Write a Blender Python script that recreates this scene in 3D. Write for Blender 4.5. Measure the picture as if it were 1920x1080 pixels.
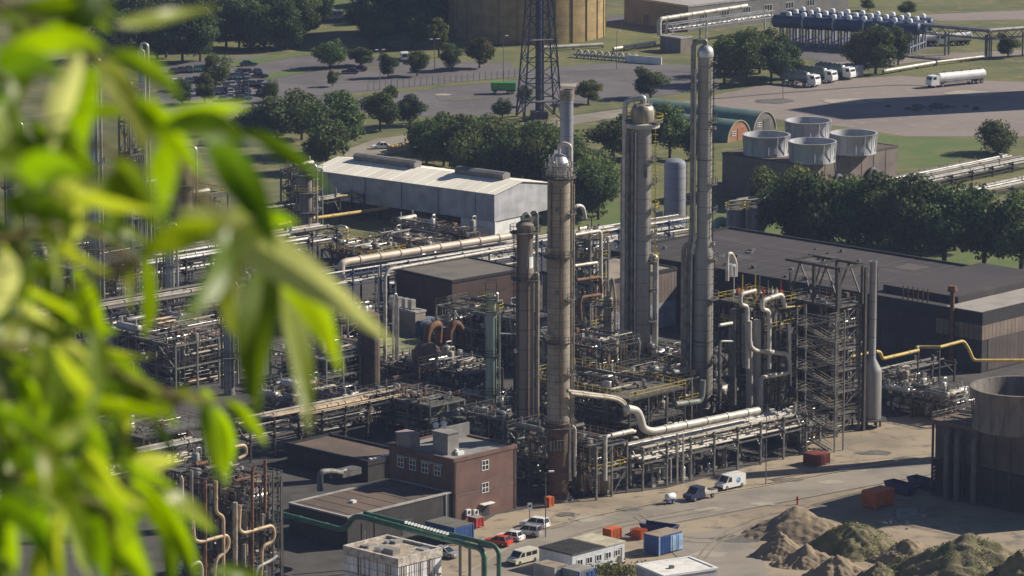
import bpy, math, random
import numpy as np
from mathutils import Vector, Matrix
R=math.radians
for o in list(bpy.data.objects): bpy.data.objects.remove(o)
SC=bpy.context.scene; COL=SC.collection
# ---------------------------------------------------------------- camera, world, sun, exposure
F=8500.0; H=167.0; YH=-1125.0
PIT=math.atan((540-YH)/F); SP,CP=math.sin(PIT),math.cos(PIT)
cd=bpy.data.cameras.new('camera'); CAM=bpy.data.objects.new('camera',cd); COL.objects.link(CAM)
CAM.location=(0,0,H); CAM.rotation_euler=(math.pi/2-PIT,0,0)
cd.sensor_width=36; cd.lens=F/1920*36; cd.clip_start=.2; cd.clip_end=9000
cd.dof.use_dof=True; cd.dof.focus_distance=760; cd.dof.aperture_fstop=cd.lens/11.5
SC.camera=CAM
SUN_A,SUN_E=19,33            # sun: degrees from +X towards +Y, and elevation
w=bpy.data.worlds.new('World'); SC.world=w; w.use_nodes=True
nt=w.node_tree; bg=nt.nodes['Background']; sk=nt.nodes.new('ShaderNodeTexSky')
sk.sky_type='NISHITA'; sk.sun_disc=False; sk.sun_elevation=R(SUN_E); sk.sun_rotation=R(90-SUN_A); sk.air_density=.75; sk.dust_density=.2; sk.ozone_density=3
nt.links.new(sk.outputs[0],bg.inputs[0]); bg.inputs[1].default_value=.05
sl=bpy.data.lights.new('sun','SUN'); sl.energy=5; sl.angle=R(.55); sl.color=(1,.91,.77)
so=bpy.data.objects.new('sun',sl); COL.objects.link(so); so.location=(300,300,400)
sd=Vector((math.cos(R(SUN_E))*math.cos(R(SUN_A)),math.cos(R(SUN_E))*math.sin(R(SUN_A)),math.sin(R(SUN_E))))
so.rotation_euler=sd.to_track_quat('Z','Y').to_euler()
SC.view_settings.view_transform='Standard'; SC.view_settings.look='None'
SC.view_settings.exposure=.5; SC.view_settings.gamma=1
SC.cycles.max_bounces=5; SC.cycles.transparent_max_bounces=6; SC.cycles.use_denoising=True
SC.cycles.sample_clamp_indirect=4
# ---------------------------------------------------------------- geometry of the view
def ray(x,y):
    u=(x-960)/F; v=(y-540)/F
    return u, CP-v*SP, -(SP+v*CP)
def G(x,y,h=0.0):
    dx,dy,dz=ray(x,y); t=(h-H)/dz
    return Vector((t*dx,t*dy,h))
def at(x,y,Y):
    dx,dy,dz=ray(x,y); t=Y/dy
    return Vector((t*dx,Y,H+t*dz))
def V(pl,x,y):               # point on the vertical plane pl=(ground point, angle)
    g,a=pl; n=(-math.sin(R(a)),math.cos(R(a))); dx,dy,dz=ray(x,y)
    t=(g.x*n[0]+g.y*n[1])/(dx*n[0]+dy*n[1])
    return Vector((t*dx,t*dy,H+t*dz))
def PL(x,y,a): return (G(x,y),a)
def S(y): return (y-YH)*CP/H # pixels per metre at a ground row
# ---------------------------------------------------------------- object helpers
def tag(o,label=None,cat=None,group=None,kind=None):
    if label: o['label']=label
    if cat: o['category']=cat
    if group: o['group']=group
    if kind: o['kind']=kind
    return o
def T(name,label,cat,loc=(0,0,0),rz=0,group=None):
    o=bpy.data.objects.new(name,None); COL.objects.link(o); o.empty_display_size=.5
    o.location=loc; o.rotation_euler=(0,0,R(rz)); o['_rz']=rz
    del o['_rz']
    return tag(o,label,cat,group)
def kids(o): return [c for c in o.children]
def copy_tree(o,parent=None):
    c=o.copy(); COL.objects.link(c)
    if parent: c.parent=parent
    for k in kids(o): copy_tree(k,c)
    return c
def recolor(o,name,m):
    for k in [o]+kids(o)+[g for c in kids(o) for g in kids(c)]:
        if k.type=='MESH' and k.name.split('.')[0]==name:
            k.material_slots[0].link='OBJECT'; k.material_slots[0].material=m
class LF:                    # local frame of a thing placed at loc, turned rz degrees
    def __init__(s,loc,rz): s.o=Vector(loc); s.c=math.cos(R(rz)); s.s=math.sin(R(rz))
    def __call__(s,p):
        d=Vector(p)-s.o; return Vector((d.x*s.c+d.y*s.s,-d.x*s.s+d.y*s.c,d.z))
def up(v):
    return Vector((0,0,1)) if abs(v.z)<.9 else Vector((1,0,0))
class MB:
    def __init__(s): s.v=[]; s.f=[]
    def add(s,vs,fs):
        n=len(s.v); s.v+= [tuple(p) for p in vs]; s.f+=[tuple(i+n for i in f) for f in fs]; return s
    def box(s,x0,x1,y0,y1,z0,z1):
        return s.add([(x0,y0,z0),(x1,y0,z0),(x1,y1,z0),(x0,y1,z0),(x0,y0,z1),(x1,y0,z1),(x1,y1,z1),(x0,y1,z1)],
            [(3,2,1,0),(4,5,6,7),(0,1,5,4),(1,2,6,5),(2,3,7,6),(3,0,4,7)])
    def frus(s,x0,x1,y0,y1,z0,X0,X1,Y0,Y1,z1):
        return s.add([(x0,y0,z0),(x1,y0,z0),(x1,y1,z0),(x0,y1,z0),(X0,Y0,z1),(X1,Y0,z1),(X1,Y1,z1),(X0,Y1,z1)],
            [(3,2,1,0),(4,5,6,7),(0,1,5,4),(1,2,6,5),(2,3,7,6),(3,0,4,7)])
    def beam(s,p,q,w=.2,h=None):
        p=Vector(p); q=Vector(q); d=q-p
        if d.length<1e-4: return s
        d.normalize(); a=d.cross(up(d)).normalized(); b=d.cross(a); h=h or w
        a*=w/2; b*=h/2
        return s.add([p-a-b,p+a-b,p+a+b,p-a+b,q-a-b,q+a-b,q+a+b,q-a+b],
            [(0,1,2,3),(7,6,5,4),(0,4,5,1),(1,5,6,2),(2,6,7,3),(3,7,4,0)])
    def tube(s,pts,r,n=8,bend=None,cap=True,r2=None):
        pts=[Vector(p) for p in pts]; bend=bend if bend is not None else 2.6*r
        P=[pts[0]]
        for i in range(1,len(pts)-1):
            a,b,c=pts[i-1],pts[i],pts[i+1]; u=(a-b); v=(c-b); lu,lv=u.length,v.length
            if lu<1e-5 or lv<1e-5: continue
            u.normalize(); v.normalize()
            if u.dot(v)<-.995 or bend<=0: P.append(b); continue
            k=min(bend,lu*.48,lv*.48); 
            for t in (0,.25,.5,.75,1):
                q0=b+u*k*(1-t); q1=b+v*k*t
                P.append(q0.lerp(q1,t))
        P.append(pts[-1])
        Q=[P[0]]
        for p in P[1:]:
            if (p-Q[-1]).length>1e-4: Q.append(p)
        P=Q
        if len(P)<2: return s
        d=(P[1]-P[0]).normalized(); a=d.cross(up(d)).normalized(); vs=[]; m=len(P)
        for i,p in enumerate(P):
            if i==0: t=P[1]-P[0]
            elif i==m-1: t=P[-1]-P[-2]
            else: t=(P[i+1]-P[i]).normalized()+(P[i]-P[i-1]).normalized()
            if t.length<1e-6: t=d
            t=t.normalized(); a=(a-t*a.dot(t))
            if a.length<1e-6: a=t.cross(up(t))
            a.normalize(); b=t.cross(a); rr=r if r2 is None else r+(r2-r)*i/(m-1)
            for k in range(n):
                an=2*math.pi*k/n; vs.append(p+(a*math.cos(an)+b*math.sin(an))*rr)
        fs=[(i*n+k,i*n+(k+1)%n,(i+1)*n+(k+1)%n,(i+1)*n+k) for i in range(m-1) for k in range(n)]
        if cap: fs+=[tuple(range(n))[::-1],tuple((m-1)*n+k for k in range(n))]
        return s.add(vs,fs)
    def lathe(s,prof,cx=0,cy=0,n=20,cap=True):
        vs=[]; m=len(prof)
        for r,z in prof:
            for k in range(n):
                an=2*math.pi*k/n; vs.append((cx+r*math.cos(an),cy+r*math.sin(an),z))
        fs=[(i*n+k,i*n+(k+1)%n,(i+1)*n+(k+1)%n,(i+1)*n+k) for i in range(m-1) for k in range(n)]
        if cap: fs+=[tuple(range(n))[::-1],tuple((m-1)*n+k for k in range(n))]
        return s.add(vs,fs)
    def drum(s,p,q,r,n=14,dome=.35):   # vessel with domed ends between p and q
        p=Vector(p); q=Vector(q); d=(q-p).normalized(); a=d.cross(up(d)).normalized(); b=d.cross(a); vs=[]
        st=[(p-d*r*dome,.05),(p-d*r*dome*.8,.6),(p-d*r*dome*.4,.9),(p,1),(q,1),(q+d*r*dome*.4,.9),(q+d*r*dome*.8,.6),(q+d*r*dome,.05)]
        for c,k in st:
            for i in range(n):
                an=2*math.pi*i/n; vs.append(c+(a*math.cos(an)+b*math.sin(an))*r*k)
        m=len(st)
        fs=[(i*n+k,i*n+(k+1)%n,(i+1)*n+(k+1)%n,(i+1)*n+k) for i in range(m-1) for k in range(n)]
        fs+=[tuple(range(n))[::-1],tuple((m-1)*n+k for k in range(n))]
        return s.add(vs,fs)
    def prism(s,poly,z0,z1):
        n=len(poly)
        return s.add([(p[0],p[1],z0) for p in poly]+[(p[0],p[1],z1) for p in poly],
            [tuple(range(n))[::-1],tuple(range(n,2*n))]+[(i,(i+1)%n,n+(i+1)%n,n+i) for i in range(n)])
    def extr(s,prof,y0,y1,y2=None,y3=None):      # xz outline pushed along y
        n=len(prof)
        return s.add([(p[0],y0,p[1]) for p in prof]+[(p[0],y1,p[1]) for p in prof],
            [tuple(range(n)),tuple(range(n,2*n))[::-1]]+[(i,n+i,n+(i+1)%n,(i+1)%n) for i in range(n)])
    def build(s,name,m,parent=None,sharp=38,org=None):
        if not s.v: s.box(0,.05,0,.05,0,.05)
        v=s.v
        if org is not None: v=[(p[0]-org[0],p[1]-org[1],p[2]-org[2]) for p in v]
        me=bpy.data.meshes.new(name); me.from_pydata(v,[],s.f); me.update()
        if sharp:
            me.polygons.foreach_set('use_smooth',[True]*len(me.polygons)); me.set_sharp_from_angle(angle=R(sharp))
        for mm in (m if isinstance(m,(list,tuple)) else [m]): me.materials.append(mm)
        o=bpy.data.objects.new(name,me); COL.objects.link(o)
        if parent: o.parent=parent
        if org is not None: o.location=org
        return o
def solo(name,mb,m,label,cat,loc,rz=0,group=None,kind=None):
    o=mb.build(name,m); o.location=loc; o.rotation_euler=(0,0,R(rz)); return tag(o,label,cat,group,kind)
# ---------------------------------------------------------------- materials
MC={}
def mat(name,c,rough=.75,metal=0,c2=None,sc=.5,st=(1,1,1),lo=.42,hi=.62,bump=0,c3=None,sc3=6,lo3=.5,hi3=.7,spec=.4,trans=0,rnd=0):
    if name in MC: return MC[name]
    m=bpy.data.materials.new(name); m.use_nodes=True; n=m.node_tree.nodes; L=m.node_tree.links; b=n['Principled BSDF']
    b.inputs['Roughness'].default_value=rough; b.inputs['Metallic'].default_value=metal
    b.inputs['Specular IOR Level'].default_value=spec
    tc=n.new('ShaderNodeTexCoord'); mp=n.new('ShaderNodeMapping'); mp.inputs['Scale'].default_value=st
    L.new(tc.outputs['Object'],mp.inputs[0])
    def nz(scale,detail=5):
        t=n.new('ShaderNodeTexNoise'); t.inputs['Scale'].default_value=scale; t.inputs['Detail'].default_value=detail
        t.inputs['Roughness'].default_value=.62; L.new(mp.outputs[0],t.inputs['Vector']); return t
    def mixc(fac,A,B):
        x=n.new('ShaderNodeMix'); x.data_type='RGBA'; L.new(fac,x.inputs[0])
        for i,q in ((6,A),(7,B)):
            if isinstance(q,(tuple,list)): x.inputs[i].default_value=(*q[:3],1)
            else: L.new(q,x.inputs[i])
        return x.outputs[2]
    def rng(out,a,bb):
        q=n.new('ShaderNodeMapRange'); q.inputs[1].default_value=a; q.inputs[2].default_value=bb; q.interpolation_type='SMOOTHSTEP'
        L.new(out,q.inputs[0]); return q.outputs[0]
    c2=c2 or tuple(k*.72 for k in c); t1=nz(sc); out=mixc(rng(t1.outputs[0],lo,hi),c,c2)
    if c3: out=mixc(rng(nz(sc3).outputs[0],lo3,hi3),out,c3)
    if rnd:
        oi=n.new('ShaderNodeObjectInfo'); hs=n.new('ShaderNodeHueSaturation')
        q=n.new('ShaderNodeMapRange'); q.inputs[3].default_value=1-rnd; q.inputs[4].default_value=1+rnd
        L.new(oi.outputs['Random'],q.inputs[0]); L.new(q.outputs[0],hs.inputs['Value']); q2=n.new('ShaderNodeMath'); q2.operation='MULTIPLY'; q2.inputs[1].default_value=7.31; L.new(oi.outputs['Random'],q2.inputs[0]); q3=n.new('ShaderNodeMath'); q3.operation='FRACT'; L.new(q2.outputs[0],q3.inputs[0]); q4=n.new('ShaderNodeMapRange'); q4.inputs[3].default_value=.475; q4.inputs[4].default_value=.525; L.new(q3.outputs[0],q4.inputs[0]); L.new(q4.outputs[0],hs.inputs['Hue']); L.new(out,hs.inputs['Color']); out=hs.outputs[0]
    L.new(out,b.inputs['Base Color'])
    if bump:
        bp=n.new('ShaderNodeBump'); bp.inputs['Strength'].default_value=bump; bp.inputs['Distance'].default_value=.3
        L.new(nz(sc*4).outputs[0],bp.inputs['Height']); L.new(bp.outputs[0],b.inputs['Normal'])
    if trans:
        tr=n.new('ShaderNodeBsdfTranslucent'); L.new(out,tr.inputs[0]); ms=n.new('ShaderNodeMixShader'); ms.inputs[0].default_value=trans
        L.new(b.outputs[0],ms.inputs[1]); L.new(tr.outputs[0],ms.inputs[2]); L.new(ms.outputs[0],n['Material Output'].inputs[0])
    MC[name]=m; return m
def bricks(name,c,c2,mort,scale=1,bw=.5,bh=.25,ms=.02,cyl=0):
    if name in MC: return MC[name]
    m=mat(name,c); n=m.node_tree.nodes; L=m.node_tree.links
    b=n.new('ShaderNodeTexBrick'); tc=n.new('ShaderNodeTexCoord'); sx=n.new('ShaderNodeSeparateXYZ'); cx=n.new('ShaderNodeCombineXYZ'); ad=n.new('ShaderNodeMath')
    L.new(tc.outputs['Object'],sx.inputs[0]); 
    if cyl:
        a2=n.new('ShaderNodeMath'); a2.operation='ARCTAN2'; L.new(sx.outputs[1],a2.inputs[0]); L.new(sx.outputs[0],a2.inputs[1]); ad.operation='MULTIPLY'; L.new(a2.outputs[0],ad.inputs[0]); ad.inputs[1].default_value=cyl
    else: L.new(sx.outputs[0],ad.inputs[0]); L.new(sx.outputs[1],ad.inputs[1])
    L.new(ad.outputs[0],cx.inputs[0]); L.new(sx.outputs[2],cx.inputs[1]); L.new(cx.outputs[0],b.inputs['Vector'])
    b.inputs['Color1'].default_value=(*c,1); b.inputs['Color2'].default_value=(*c2,1); b.inputs['Mortar'].default_value=(*mort,1)
    b.inputs['Scale'].default_value=scale; b.inputs['Mortar Size'].default_value=ms; b.inputs['Brick Width'].default_value=bw; b.inputs['Row Height'].default_value=bh
    nz=n.new('ShaderNodeTexNoise'); nz.inputs['Scale'].default_value=.35; nz.inputs['Detail'].default_value=6; L.new(tc.outputs['Object'],nz.inputs['Vector'])
    mr=n.new('ShaderNodeMapRange'); mr.inputs[1].default_value=.3; mr.inputs[2].default_value=.7; mr.inputs[3].default_value=.7; mr.inputs[4].default_value=1.2
    hs=n.new('ShaderNodeHueSaturation'); L.new(nz.outputs[0],mr.inputs[0]); L.new(mr.outputs[0],hs.inputs['Value']); L.new(b.outputs[0],hs.inputs['Color'])
    L.new(hs.outputs[0],n['Principled BSDF'].inputs['Base Color']); return m
VS=(1,1,.12)   # tall streaks
steel_dk=mat('dark_steel',(.055,.055,.055),.6,.3,(.09,.075,.06),1.2)
steel_gr=mat('grey_steel',(.2,.2,.19),.55,.4,(.12,.11,.1),1.0)
steel_gn=mat('green_grey_steel',(.13,.15,.13),.6,.2,(.2,.2,.18),.7)
grate=mat('grating',(.1,.1,.095),.8,.2,(.16,.145,.12),1.5)
alu=mat('aluminium_cladding',(.55,.54,.52),.42,.55,(.4,.38,.35),.8)
white_pipe=mat('white_insulation',(.56,.53,.47),.5,.15,(.42,.38,.32),.6)
tan_pipe=mat('tan_insulation',(.36,.32,.26),.6,.15,(.24,.2,.15),.7,c3=(.18,.11,.06),sc3=1.7,lo3=.6,hi3=.75)
grey_pipe=mat('grey_pipe',(.27,.27,.25),.5,.3,(.17,.16,.14),.9)
rust_pipe=mat('rusty_pipe',(.2,.1,.055),.8,.1,(.1,.06,.04),1.2)
dark_pipe=mat('dark_pipe',(.085,.085,.08),.6,.2,(.13,.11,.09),1.0)
yellow_pipe=mat('yellow_gas_pipe',(.55,.39,.08),.55,0,(.38,.27,.09),.9,c3=(.2,.14,.07),sc3=2.5,lo3=.6,hi3=.75)
yellow_paint=mat('yellow_railing',(.6,.45,.05),.6,0,(.4,.32,.06),2)
green_pipe=mat('green_pipe',(.06,.17,.105),.5,0,(.04,.11,.075),.5,c3=(.13,.14,.1),sc3=2.2,lo3=.56,hi3=.72)
valve_red=mat('red_paint',(.42,.05,.03),.5); blue_paint=mat('blue_paint',(.03,.09,.28),.5,0,(.025,.07,.2),.6)
orange_paint=mat('orange_paint',(.55,.13,.03),.6,0,(.42,.1,.03),.8); concrete=mat('concrete',(.3,.29,.27),.9,0,(.2,.19,.17),.4)
white_paint=mat('white_paint',(.8,.8,.79),.4,0,(.68,.68,.67),.5); black_rubber=mat('black_rubber',(.02,.02,.02),.9)
glass_dk=mat('dark_glass',(.02,.025,.03),.12,0,(.03,.035,.04),.8,spec=.7); chrome=mat('bright_metal',(.6,.6,.6),.25,.9)
PALETTE=[grey_pipe]*5+[tan_pipe]*5+[white_pipe]*3+[alu]*2+[dark_pipe]*5+[rust_pipe]*2+[steel_gn]*2
# ---------------------------------------------------------------- ground, roads, fields
g_dust=mat('dusty_ground',(.33,.265,.185),.95,0,(.22,.18,.13),.035,c3=(.14,.125,.105),sc3=.3,lo3=.5,hi3=.72,bump=.3)
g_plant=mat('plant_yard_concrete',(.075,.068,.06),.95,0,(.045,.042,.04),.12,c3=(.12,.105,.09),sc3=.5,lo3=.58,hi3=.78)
g_road=mat('worn_asphalt',(.27,.235,.19),.9,0,(.2,.175,.145),.09,c3=(.3,.265,.22),sc3=.6,lo3=.55,hi3=.75)
g_asph=mat('car_park_asphalt',(.135,.122,.125),.9,0,(.1,.092,.094),.05,c3=(.16,.145,.14),sc3=.25,lo3=.55,hi3=.75)
g_grav=mat('pale_gravel_lot',(.235,.195,.175),.95,0,(.2,.165,.15),.03,c3=(.27,.225,.2),sc3=.3,lo3=.5,hi3=.7)
g_grass=mat('meadow',(.13,.135,.045),.95,0,(.085,.1,.035),.06,c3=(.2,.155,.07),sc3=.22,lo3=.5,hi3=.68,bump=.3)
g_lawn=mat('green_lawn',(.085,.13,.03),.95,0,(.12,.14,.045),.1,c3=(.17,.15,.06),sc3=.4,lo3=.55,hi3=.75)
def sheet(name,px,m,z):
    mb=MB(); p=[G(x,y) for x,y in px]; mb.add([(q.x,q.y,z) for q in p],[tuple(range(len(p)))])
    o=mb.build(name,m,sharp=0); o['kind']='structure'
    if o.data.polygons[0].normal.z<0: o.data.flip_normals()
    return o
mb=MB(); n=60
xs=[-4000+8000*i/n for i in range(n+1)]; ys=[300+8000*i/n for i in range(n+1)]
mb.add([(-4000,-2500,0),(4000,-2500,0),(4000,6000,0),(-4000,6000,0)],[(0,1,2,3)])
o=mb.build('ground',g_dust,sharp=0); o['kind']='structure'
sheet('meadow',[(-2500,452),(620,455),(1230,432),(1920,520),(2900,560),(3200,-150),(-2500,-150)],g_grass,.01)
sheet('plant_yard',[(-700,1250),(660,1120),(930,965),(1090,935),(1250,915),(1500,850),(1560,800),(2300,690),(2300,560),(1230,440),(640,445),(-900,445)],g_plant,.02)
sheet('gravel_lot',[(1285,190),(1440,158),(1690,142),(1800,150),(2300,165),(2300,252),(1920,256),(1700,256),(1600,240),(1440,222),(1330,208)],g_grav,.03)
sheet('car_park',[(300,225),(300,118),(420,108),(570,100),(640,105),(590,150),(560,200),(440,205)],g_asph,.03)
sheet('asphalt_yard',[(540,178),(600,132),(840,122),(1010,128),(1150,118),(1345,124),(1345,168),(1180,186),(1050,196),(960,216),(760,218),(560,200)],g_asph,.05)
sheet('lane',[(600,110),(700,108),(850,116),(960,118),(960,126),(840,128),(690,124),(560,130),(480,142),(430,128)],g_asph,.07)
sheet('lower_lane',[(640,285),(700,262),(830,244),(1000,228),(1140,208),(1300,186),(1300,200),(1150,222),(1010,244),(850,262),(720,292),(660,310)],g_road,.06)
sheet('verge',[(640,178),(770,165),(880,152),(990,143),(990,148),(885,158),(770,172),(650,186)],g_grass,.08)
sheet('verge',[(900,222),(1010,205),(1100,198),(1190,190),(1340,172),(1340,184),(1180,202),(1060,216),(930,234)],g_grass,.07)
sheet('grass_strip',[(420,118),(560,97),(700,96),(700,101),(570,104),(440,127)],g_lawn,.09)
sheet('grass_strip',[(480,142),(560,130),(590,133),(500,150)],g_lawn,.1)
sheet('far_lane',[(560,40),(720,30),(860,24),(860,30),(720,38),(560,48)],g_asph,.05)
sheet('far_lawn',[(590,26),(680,20),(690,5),(690,-20),(560,-20)],g_lawn,.04)
sheet('tank_field_lane',[(1140,28),(1230,34),(1260,60),(1230,62),(1140,46)],g_asph,.05)
sheet('storage_yard',[(1440,100),(1480,66),(1700,62),(1760,90),(1700,100),(1560,118)],g_asph,.05)
sheet('yard_road',[(1560,118),(1700,104),(1960,92),(1960,102),(1720,116),(1480,150),(1440,150)],g_grav,.06)
sheet('far_yard',[(1720,28),(1960,18),(1960,36),(1760,40)],g_grav,.05)
sheet('lawn',[(1060,380),(1160,380),(1170,425),(1060,428)],g_lawn,.05)
sheet('cooling_field',[(1620,250),(1700,258),(1840,262),(1850,285),(1760,310),(1660,318)],g_lawn,.04)
sheet('tree_row_lawn',[(1300,400),(1920,440),(1960,530),(1800,512),(1300,436)],g_lawn,.04)
sheet('road',[(850,1090),(940,1035),(1010,995),(1240,945),(1430,915),(1590,885),(1760,858),(1960,826),(1960,846),(1760,888),(1600,918),(1440,948),(1250,985),(1130,1020),(1040,1080),(1000,1120)],g_road,.05)
sheet('forecourt',[(1560,815),(1760,775),(1760,850),(1530,872),(1430,880),(1500,855)],g_dust,.04)
sheet('track',[(1240,1010),(1400,985),(1460,1120),(1330,1120)],g_road,.06)
sheet('separator_slab',[(690,640),(790,612),(850,640),(800,690),(690,690)],mat('mossy_concrete',(.24,.25,.13),.9,0,(.17,.16,.1),.3),.05)
# worn patches, joints and tyre tracks
patch_d=mat('dark_tar_patch',(.1,.095,.085),.9,0,(.14,.13,.11),.5); patch_l=mat('pale_concrete_patch',(.36,.32,.26),.95,0,(.28,.25,.2),.3); trk=mat('tyre_track',(.2,.165,.125),.95,0,(.26,.215,.165),.6,lo=.35,hi=.6)
GRD=random.Random(31)
def blob(x,y,w,h,m,z):
    n=14; sheet('yard_patch',[(x+w*math.cos(k*2*math.pi/n)*GRD.uniform(.6,1.15),y+h*math.sin(k*2*math.pi/n)*GRD.uniform(.6,1.15)) for k in range(n)],m,z)
for k,a in enumerate(((1100,972,40,7),(1180,955,26,4),(1330,955,30,5),(1480,900,34,4),(1600,880,40,5),(1700,860,26,3),(1120,1002,30,5),(1390,1010,60,9),(1330,1040,40,6),(1060,965,26,4),(1560,905,30,4),(1640,850,36,5),(1430,945,30,4))): blob(*a,patch_d if k%2 else patch_l,.056+k*.002)
def strip(pts,wd,m,z,name='tyre_track'):
    P=[G(x,y) for x,y in pts]; Q=[]
    for i in range(len(P)-1):
        p0=P[max(0,i-1)];p1=P[i];p2=P[i+1];p3=P[min(len(P)-1,i+2)]
        for t in (0,.2,.4,.6,.8): Q.append(p1*.5*2+((p2-p0)*t+(p0*2-p1*5+p2*4-p3)*t*t+(p1*3-p0-p2*3+p3)*t**3)*.5 if True else p1)
    Q.append(P[-1]); mb=MB(); vs=[]
    for i,q in enumerate(Q):
        d=(Q[min(i+1,len(Q)-1)]-Q[max(i-1,0)]).normalized(); nn=Vector((-d.y,d.x,0))*wd/2; vs+=[(q.x-nn.x,q.y-nn.y,z),(q.x+nn.x,q.y+nn.y,z)]
    mb.add(vs,[(2*i,2*i+2,2*i+3,2*i+1) for i in range(len(Q)-1)]); o=mb.build(name,m,sharp=0); o['kind']='structure'
    if o.data.polygons[0].normal.z<0: o.data.flip_normals()
for k,(pts) in enumerate(([(1290,1080),(1330,1020),(1410,975),(1520,950)],[(1302,1080),(1344,1022),(1420,980),(1530,955)],[(1200,965),(1260,1000),(1330,1010),(1400,990),(1450,960)],[(1190,970),(1250,1006),(1330,1018),(1408,996),(1462,964)],[(1010,1030),(1090,1000),(1190,975),(1330,950)],[(1018,1036),(1098,1006),(1200,981),(1340,956)],[(1030,975),(1050,962),(1080,965),(1060,985),(1010,995)],[(1440,900),(1560,880),(1680,862)],[(1440,907),(1560,887),(1690,868)])): strip(pts,.42,trk,.09+k*.003)
strip([(870,1080),(950,1030),(1020,992),(1240,942),(1430,912),(1590,882),(1750,857)],.25,patch_l,.125,'road_edge')
strip([(930,1120),(1040,1065),(1130,1018),(1250,984),(1440,947),(1600,917),(1750,889)],.25,patch_l,.128,'road_edge')
strip([(560,182),(700,170),(900,150),(1010,141),(1180,130),(1340,140)],.3,patch_d,.09,'lot_joint'); strip([(1345,185),(1500,172),(1680,160),(1760,165)],1.2,patch_d,.09,'lot_joint')
for a in ((640,120,60,3,patch_d),(860,185,50,5,patch_d),(1080,160,40,4,patch_l),(830,178,18,2,patch_l),(1200,150,40,3,patch_d),(1600,190,70,6,patch_l),(1450,190,40,5,patch_d),(1820,175,60,5,patch_l)): blob(*a,.1)
# the hill the viewer stands on (outside the frame)
mb=MB(); pr=[(330,-1),(250,32),(170,80),(90,131),(30,157.5),(17,163.2),(4,164.6),(0.3,164.7)]
mb.lathe(pr,0,-6,40,False); o=mb.build('hill',g_grass); o['kind']='structure'
# ---------------------------------------------------------------- trees
def leafmat(name,c,c2,trans=.25,rnd=.25):
    return mat(name,c,.75,0,c2,.35,lo=.4,hi=.62,trans=trans,rnd=rnd,spec=.15)
lf_dark=leafmat('dark_foliage',(.062,.09,.03),(.105,.135,.045)); lf_mid=leafmat('green_foliage',(.09,.13,.04),(.14,.17,.05))
lf_lite=leafmat('olive_foliage',(.09,.12,.03),(.13,.14,.04)); lf_pop=leafmat('poplar_foliage',(.088,.122,.04),(.15,.17,.055))
bark=mat('bark',(.09,.07,.05),.9,0,(.05,.04,.03),3)
def cards(cent,nor,size,rng):
    n=len(cent); r=rng.normal(size=(n,3)); a=np.cross(nor,r); a/=np.linalg.norm(a,axis=1)[:,None]+1e-9; b=np.cross(nor,a)
    s=(size*rng.uniform(.6,1.25,n))[:,None]; a*=s; b*=s*rng.uniform(.5,.9,n)[:,None]
    v=np.stack([cent-a*.5,cent+b*.5,cent+a*.5,cent-b*.5],1).reshape(-1,3)
    return v
def leafmesh(name,v,m):
    n=len(v)//4; me=bpy.data.meshes.new(name); me.vertices.add(4*n); me.vertices.foreach_set('co',v.astype(np.float32).ravel())
    me.loops.add(4*n); me.loops.foreach_set('vertex_index',np.arange(4*n,dtype=np.int32))
    me.polygons.add(n); me.polygons.foreach_set('loop_start',np.arange(0,4*n,4,dtype=np.int32)); me.polygons.foreach_set('loop_total',np.full(n,4,np.int32))
    me.update(); me.validate(); me.materials.append(m); return me
def crown(name,seed,rx,rz,zc,nb,nl,size,m,bl=(.3,.46),low=0):
    rng=np.random.default_rng(seed); d=rng.normal(size=(nb,3)); d/=np.linalg.norm(d,axis=1)[:,None]
    rad=rng.uniform(.25,.85,nb)**.7; bc=d*rad[:,None]*np.array([rx,rx,rz])*.82+np.array([0,0,zc]); br=rng.uniform(*bl,nb)*rx
    bc+=rng.normal(size=bc.shape)*rx*.06
    w=br**2/np.sum(br**2); k=rng.choice(nb,nl,p=w); dd=rng.normal(size=(nl,3)); dd/=np.linalg.norm(dd,axis=1)[:,None]
    rr=br[k]*(rng.uniform(.55,1.08,nl)); c=bc[k]+dd*rr[:,None]*np.array([1,1,.82]); c=c[c[:,2]>low]
    nn=dd[:len(c)]*.8+rng.normal(size=(len(c),3))*.55; nn/=np.linalg.norm(nn,axis=1)[:,None]
    return leafmesh(name,cards(c,nn,size,rng),m),bc
def trunkmb(bc,h,seed,r=.26):
    rd=random.Random(seed); mb=MB(); top=Vector((rd.uniform(-.2,.2),rd.uniform(-.2,.2),h)); mb.tube([(0,0,0),(0,0,h*.45),top],r,8,r2=r*.35)
    for i in rd.sample(range(len(bc)),min(9,len(bc))):
        q=Vector(bc[i]); s=Vector((0,0,max(h*.3,min(h*.85,q.z*.6)))); mb.tube([s,s.lerp(q,.5)+Vector((0,0,-.2)),q],r*.42,5,r2=r*.1)
    return mb
PROTO={}
def proto(kind,seed):
    key=(kind,seed)
    if key in PROTO: return PROTO[key]
    if kind=='round': a=(4.1,4.3,5.1,34,7500,.44,{0:lf_mid,1:lf_dark,2:lf_lite,3:lf_dark,4:lf_mid}[seed%5],(.24,.42)); th=6
    elif kind=='poplar': a=(3.0,4.9,4.9,42,7500,.40,lf_pop,(.24,.42)); th=7
    elif kind=='bush': a=(4.6,3.6,3.4,26,4500,.5,lf_mid if seed%2 else lf_dark,(.3,.45)); th=3.5
    else: a=(2.6,4.6,5.2,34,5000,.42,lf_lite,(.22,.36)); th=8
    me,bc=crown('crown',seed*7+len(kind),*a)
    tm=trunkmb(bc,th,seed); to=tm.build('trunk',bark); tme=to.data; bpy.data.objects.remove(to)
    PROTO[key]=(me,tme); return PROTO[key]
TR=random.Random(5)
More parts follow.
